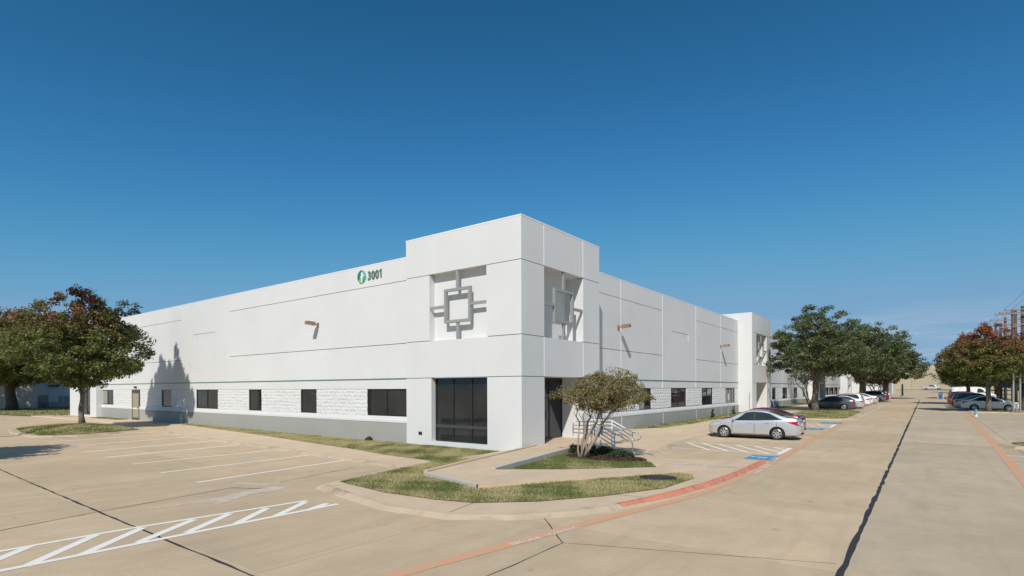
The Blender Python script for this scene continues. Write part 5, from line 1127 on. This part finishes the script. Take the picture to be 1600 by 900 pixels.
# blue sign and white posts at far right
p = gnd(1572, 640); s_ = empty('sign_post', p); T(s_, 'small blue square sign on a post near the right edge', 'sign post'); MB().tube([(0, 0, 0), (0, 0, 2.9)], .04).build('post', M['galv'], s_); MB().box(-.3, .3, -.06, -.035, 2.3, 2.9).build('sign_plate', M['postblue'], s_)
for px_, h_, lab in ((1583.5, 3.6, 'tall pale post at right, left of a pair'), (1594, 3.6, 'tall pale post at right, right of a pair'), (1588.5, .9, 'short white stub post between two tall pale posts')):
    p = gnd(px_, 645); b = empty('guard_post', p); T(b, lab, 'post', 'pale posts at the right edge'); MB().tube([(0, 0, -.05), (0, 0, h_)], .085, 10).build('post', M['galv'], b, True, 40); v_, f_ = loft_lathe([(.095, h_), (.06, h_ + .06), (.001, h_ + .07)], 10, 'z'); MB().add(v_, f_).build('cap', M['rail'], b, True)
# blue green post under the far oak
p = gnd(1410, 620); b = empty('lamp_post', p); T(b, 'dark blue green post under the farthest oak', 'post'); MB().tube([(0, 0, 0), (0, 0, 2.6)], [.2, .15], 10).build('post', M['c_green'], b, True, 40); MB().tube([(0, 0, -.02), (0, 0, .25)], .32, 12).build('base', M['kerb'], b)
# utility cover in the lawn
p = Vector((7.35, -3.5, ZP + .045)); u = empty('utility_cover', p, .4); T(u, 'dark oval utility cover set in the lawn near the kerb', 'utility cover')
v_, f_ = loft_lathe([(.40, -.05), (.40, .035), (.33, .045), (.001, .045)], 22, 'z'); MB().add([(a * 1.1, b_ * .8, e_) for a, b_, e_ in v_], f_).build('lid', M['iron'], u); v_, f_ = loft_lathe([(.47, -.05), (.47, .02), (.41, .022)], 22, 'z'); MB().add([(a * 1.1, b_ * .8, e_) for a, b_, e_ in v_], f_).build('rim', M['iron'], u)

# ------------------------------------------------------------------ other buildings
def box_building(label, x0, x1, y0, y1, h, bz, wall, face, opts):
    b = empty('warehouse', ((x0 + x1) / 2, (y0 + y1) / 2, bz)); T(b, label, 'warehouse'); cx, cy = (x0 + x1) / 2, (y0 + y1) / 2
    MB().box(x0 - cx + .2, x1 - cx - .2, y0 - cy + .2, y1 - cy - .2, -.5, h - .1).build('core', M['joint'], b)
    MB().box(x0 - cx + .1, x1 - cx - .1, y0 - cy + .1, y1 - cy - .1, h - .3, h - .12).build('roof', M['roof'], b)
    return b, cx, cy
# far tan warehouse across the end of the drive
bz = gz(235); b, cx, cy = box_building('long tan warehouse closing the far end of the drive', -60, 75, 235, 290, 9.0, bz, 'tan', 'y', None)
xx = -60
while xx < 75:
    for z0, z1, mt in ((-.4, 5.0, 'tan'), (5.02, 5.4, 'tanlight'), (5.42, 8.9, 'tan')): MB().box(xx - cx + .02, xx + 7.65 - cx - .02, 235 - cy, 235.22 - cy, z0, z1).build('wall_panel', M[mt], b)
    xx += 7.66
MB().box(-60 - cx, 75.3 - cx, 234.95 - cy, 235.4 - cy, 8.9, 9.02).build('coping', M['tanlight'], b)
MB().box(-60 - cx, -59.8 - cx, 235.2 - cy, 290 - cy, -.4, 8.9).build('wall_panel', M['tan'], b)
# white warehouse beyond the left lot
X0 = -98; bz = .25; b, cx, cy = box_building('white warehouse with grey base far behind the left trees', -140, X0, -30, 60, 9.2, bz, 'white', 'x', None)
yy = -30
while yy < 60:
    MB().box(X0 - cx - .2, X0 - cx, yy - cy + .02, yy + 7.48 - cy, 1.6, 3.38).build('wall_panel', M['white'], b); MB().box(X0 - cx - .2, X0 - cx, yy - cy + .02, yy + 7.48 - cy, 3.44, 9.1).build('wall_panel', M['white'], b); MB().box(X0 - cx - .2, X0 - cx + .03, yy - cy, yy + 7.5 - cy, -.3, 1.58).build('base_wall', M['grey'], b); yy += 7.5
MB().box(X0 - cx - .4, X0 - cx + .03, -30 - cy, 60 - cy, 9.1, 9.2).build('coping', M['coping'], b)
MB().box(-140 - cx, X0 - cx, -30.0 - cy, -29.8 - cy, -.3, 9.1).build('wall_panel', M['white'], b)
dm = MB(); dm.box(X0 - cx + .02, X0 - cx + .1, 7.0 - cy, 8.3 - cy, .5, 2.8); d_ = dm.build('door', M['white'], b); MB().box(X0 - cx + .1, X0 - cx + .14, 8.05 - cy, 8.15 - cy, 1.5, 1.6).build('handle', M['galv'], d_); MB().box(X0 - cx, X0 - cx + .6, 7.0 - cy, 8.3 - cy, 3.0, 3.25).build('door_canopy', M['plastic'], b)
MB().box(X0 - cx, X0 - cx + 2.0, 6.6 - cy, 10.2 - cy, -.3, .42).build('dock_stair', M['pale'], b)
for q in (6.7, 8.4, 10.1): MB().tube([(X0 - cx + 1.9, q - cy, .4), (X0 - cx + 1.9, q - cy, 1.5)], .05, 6).build('rail_post', M['rail'], b)
MB().tube([(X0 - cx + 1.9, 6.7 - cy, 1.5), (X0 - cx + 1.9, 10.1 - cy, 1.5)], .05, 6).build('rail', M['rail'], b)
# projecting white end bay of that warehouse
MB().box(X0 - cx, X0 - cx + 5, -29 - cy, 4.6 - cy, -.3, 9.15).build('wall_bay', M['white'], b)
ap = MB(); ap.add([(-97.5, 4.7, .012), (-64, 4.0, .012), (-64, 30, .012), (-97.5, 30, .012)], [(0, 1, 2, 3)]); T(ap.build('truck_court_shade', M['court_shade']), kind='structure')  # dark sheet that paints in the tree shadow lying on the court
# low white building right of the far oaks
b, cx, cy = box_building('low white building beyond the far end of the left parking row', -30, 6.2, 160, 175, 3.2, gz(160), 'white', 'y', None)
for xx in (-30, -23, -16, -9, -2): MB().box(xx - cx + .02, min(xx + 7, 6.2) - cx, 160 - cy, 160.2 - cy, -.4, 3.1).build('wall_panel', M['white'], b)
MB().box(6.0 - cx, 6.2 - cx, 160.2 - cy, 175 - cy, -.4, 3.1).build('wall_panel', M['white'], b); MB().box(-30 - cx, 6.25 - cx, 159.95 - cy, 160.4 - cy, 3.1, 3.2).build('coping', M['coping'], b)
# pale building far behind the right car park
b, cx, cy = box_building('pale low building behind the trees at far right', 55, 110, 95, 150, 7.0, gz(95), 'tan', 'y', None)
for k in range(7): MB().box(55 + k * 7.8 - cx + .02, 55 + k * 7.8 + 7.76 - cx, 95 - cy, 95.2 - cy, -.4, 6.9).build('wall_panel', M['tan'], b)
for k in range(7): MB().box(55 - cx, 55.2 - cx, 95.2 + k * 7.8 - cy, 95.2 + k * 7.8 + 7.76 - cy, -.4, 6.9).build('wall_panel', M['tan'], b)
MB().box(55 - cx - .03, 110 - cx, 94.97 - cy, 95.4 - cy, 6.9, 7.0).build('coping', M['tanlight'], b)
print('objects', len(D.objects))
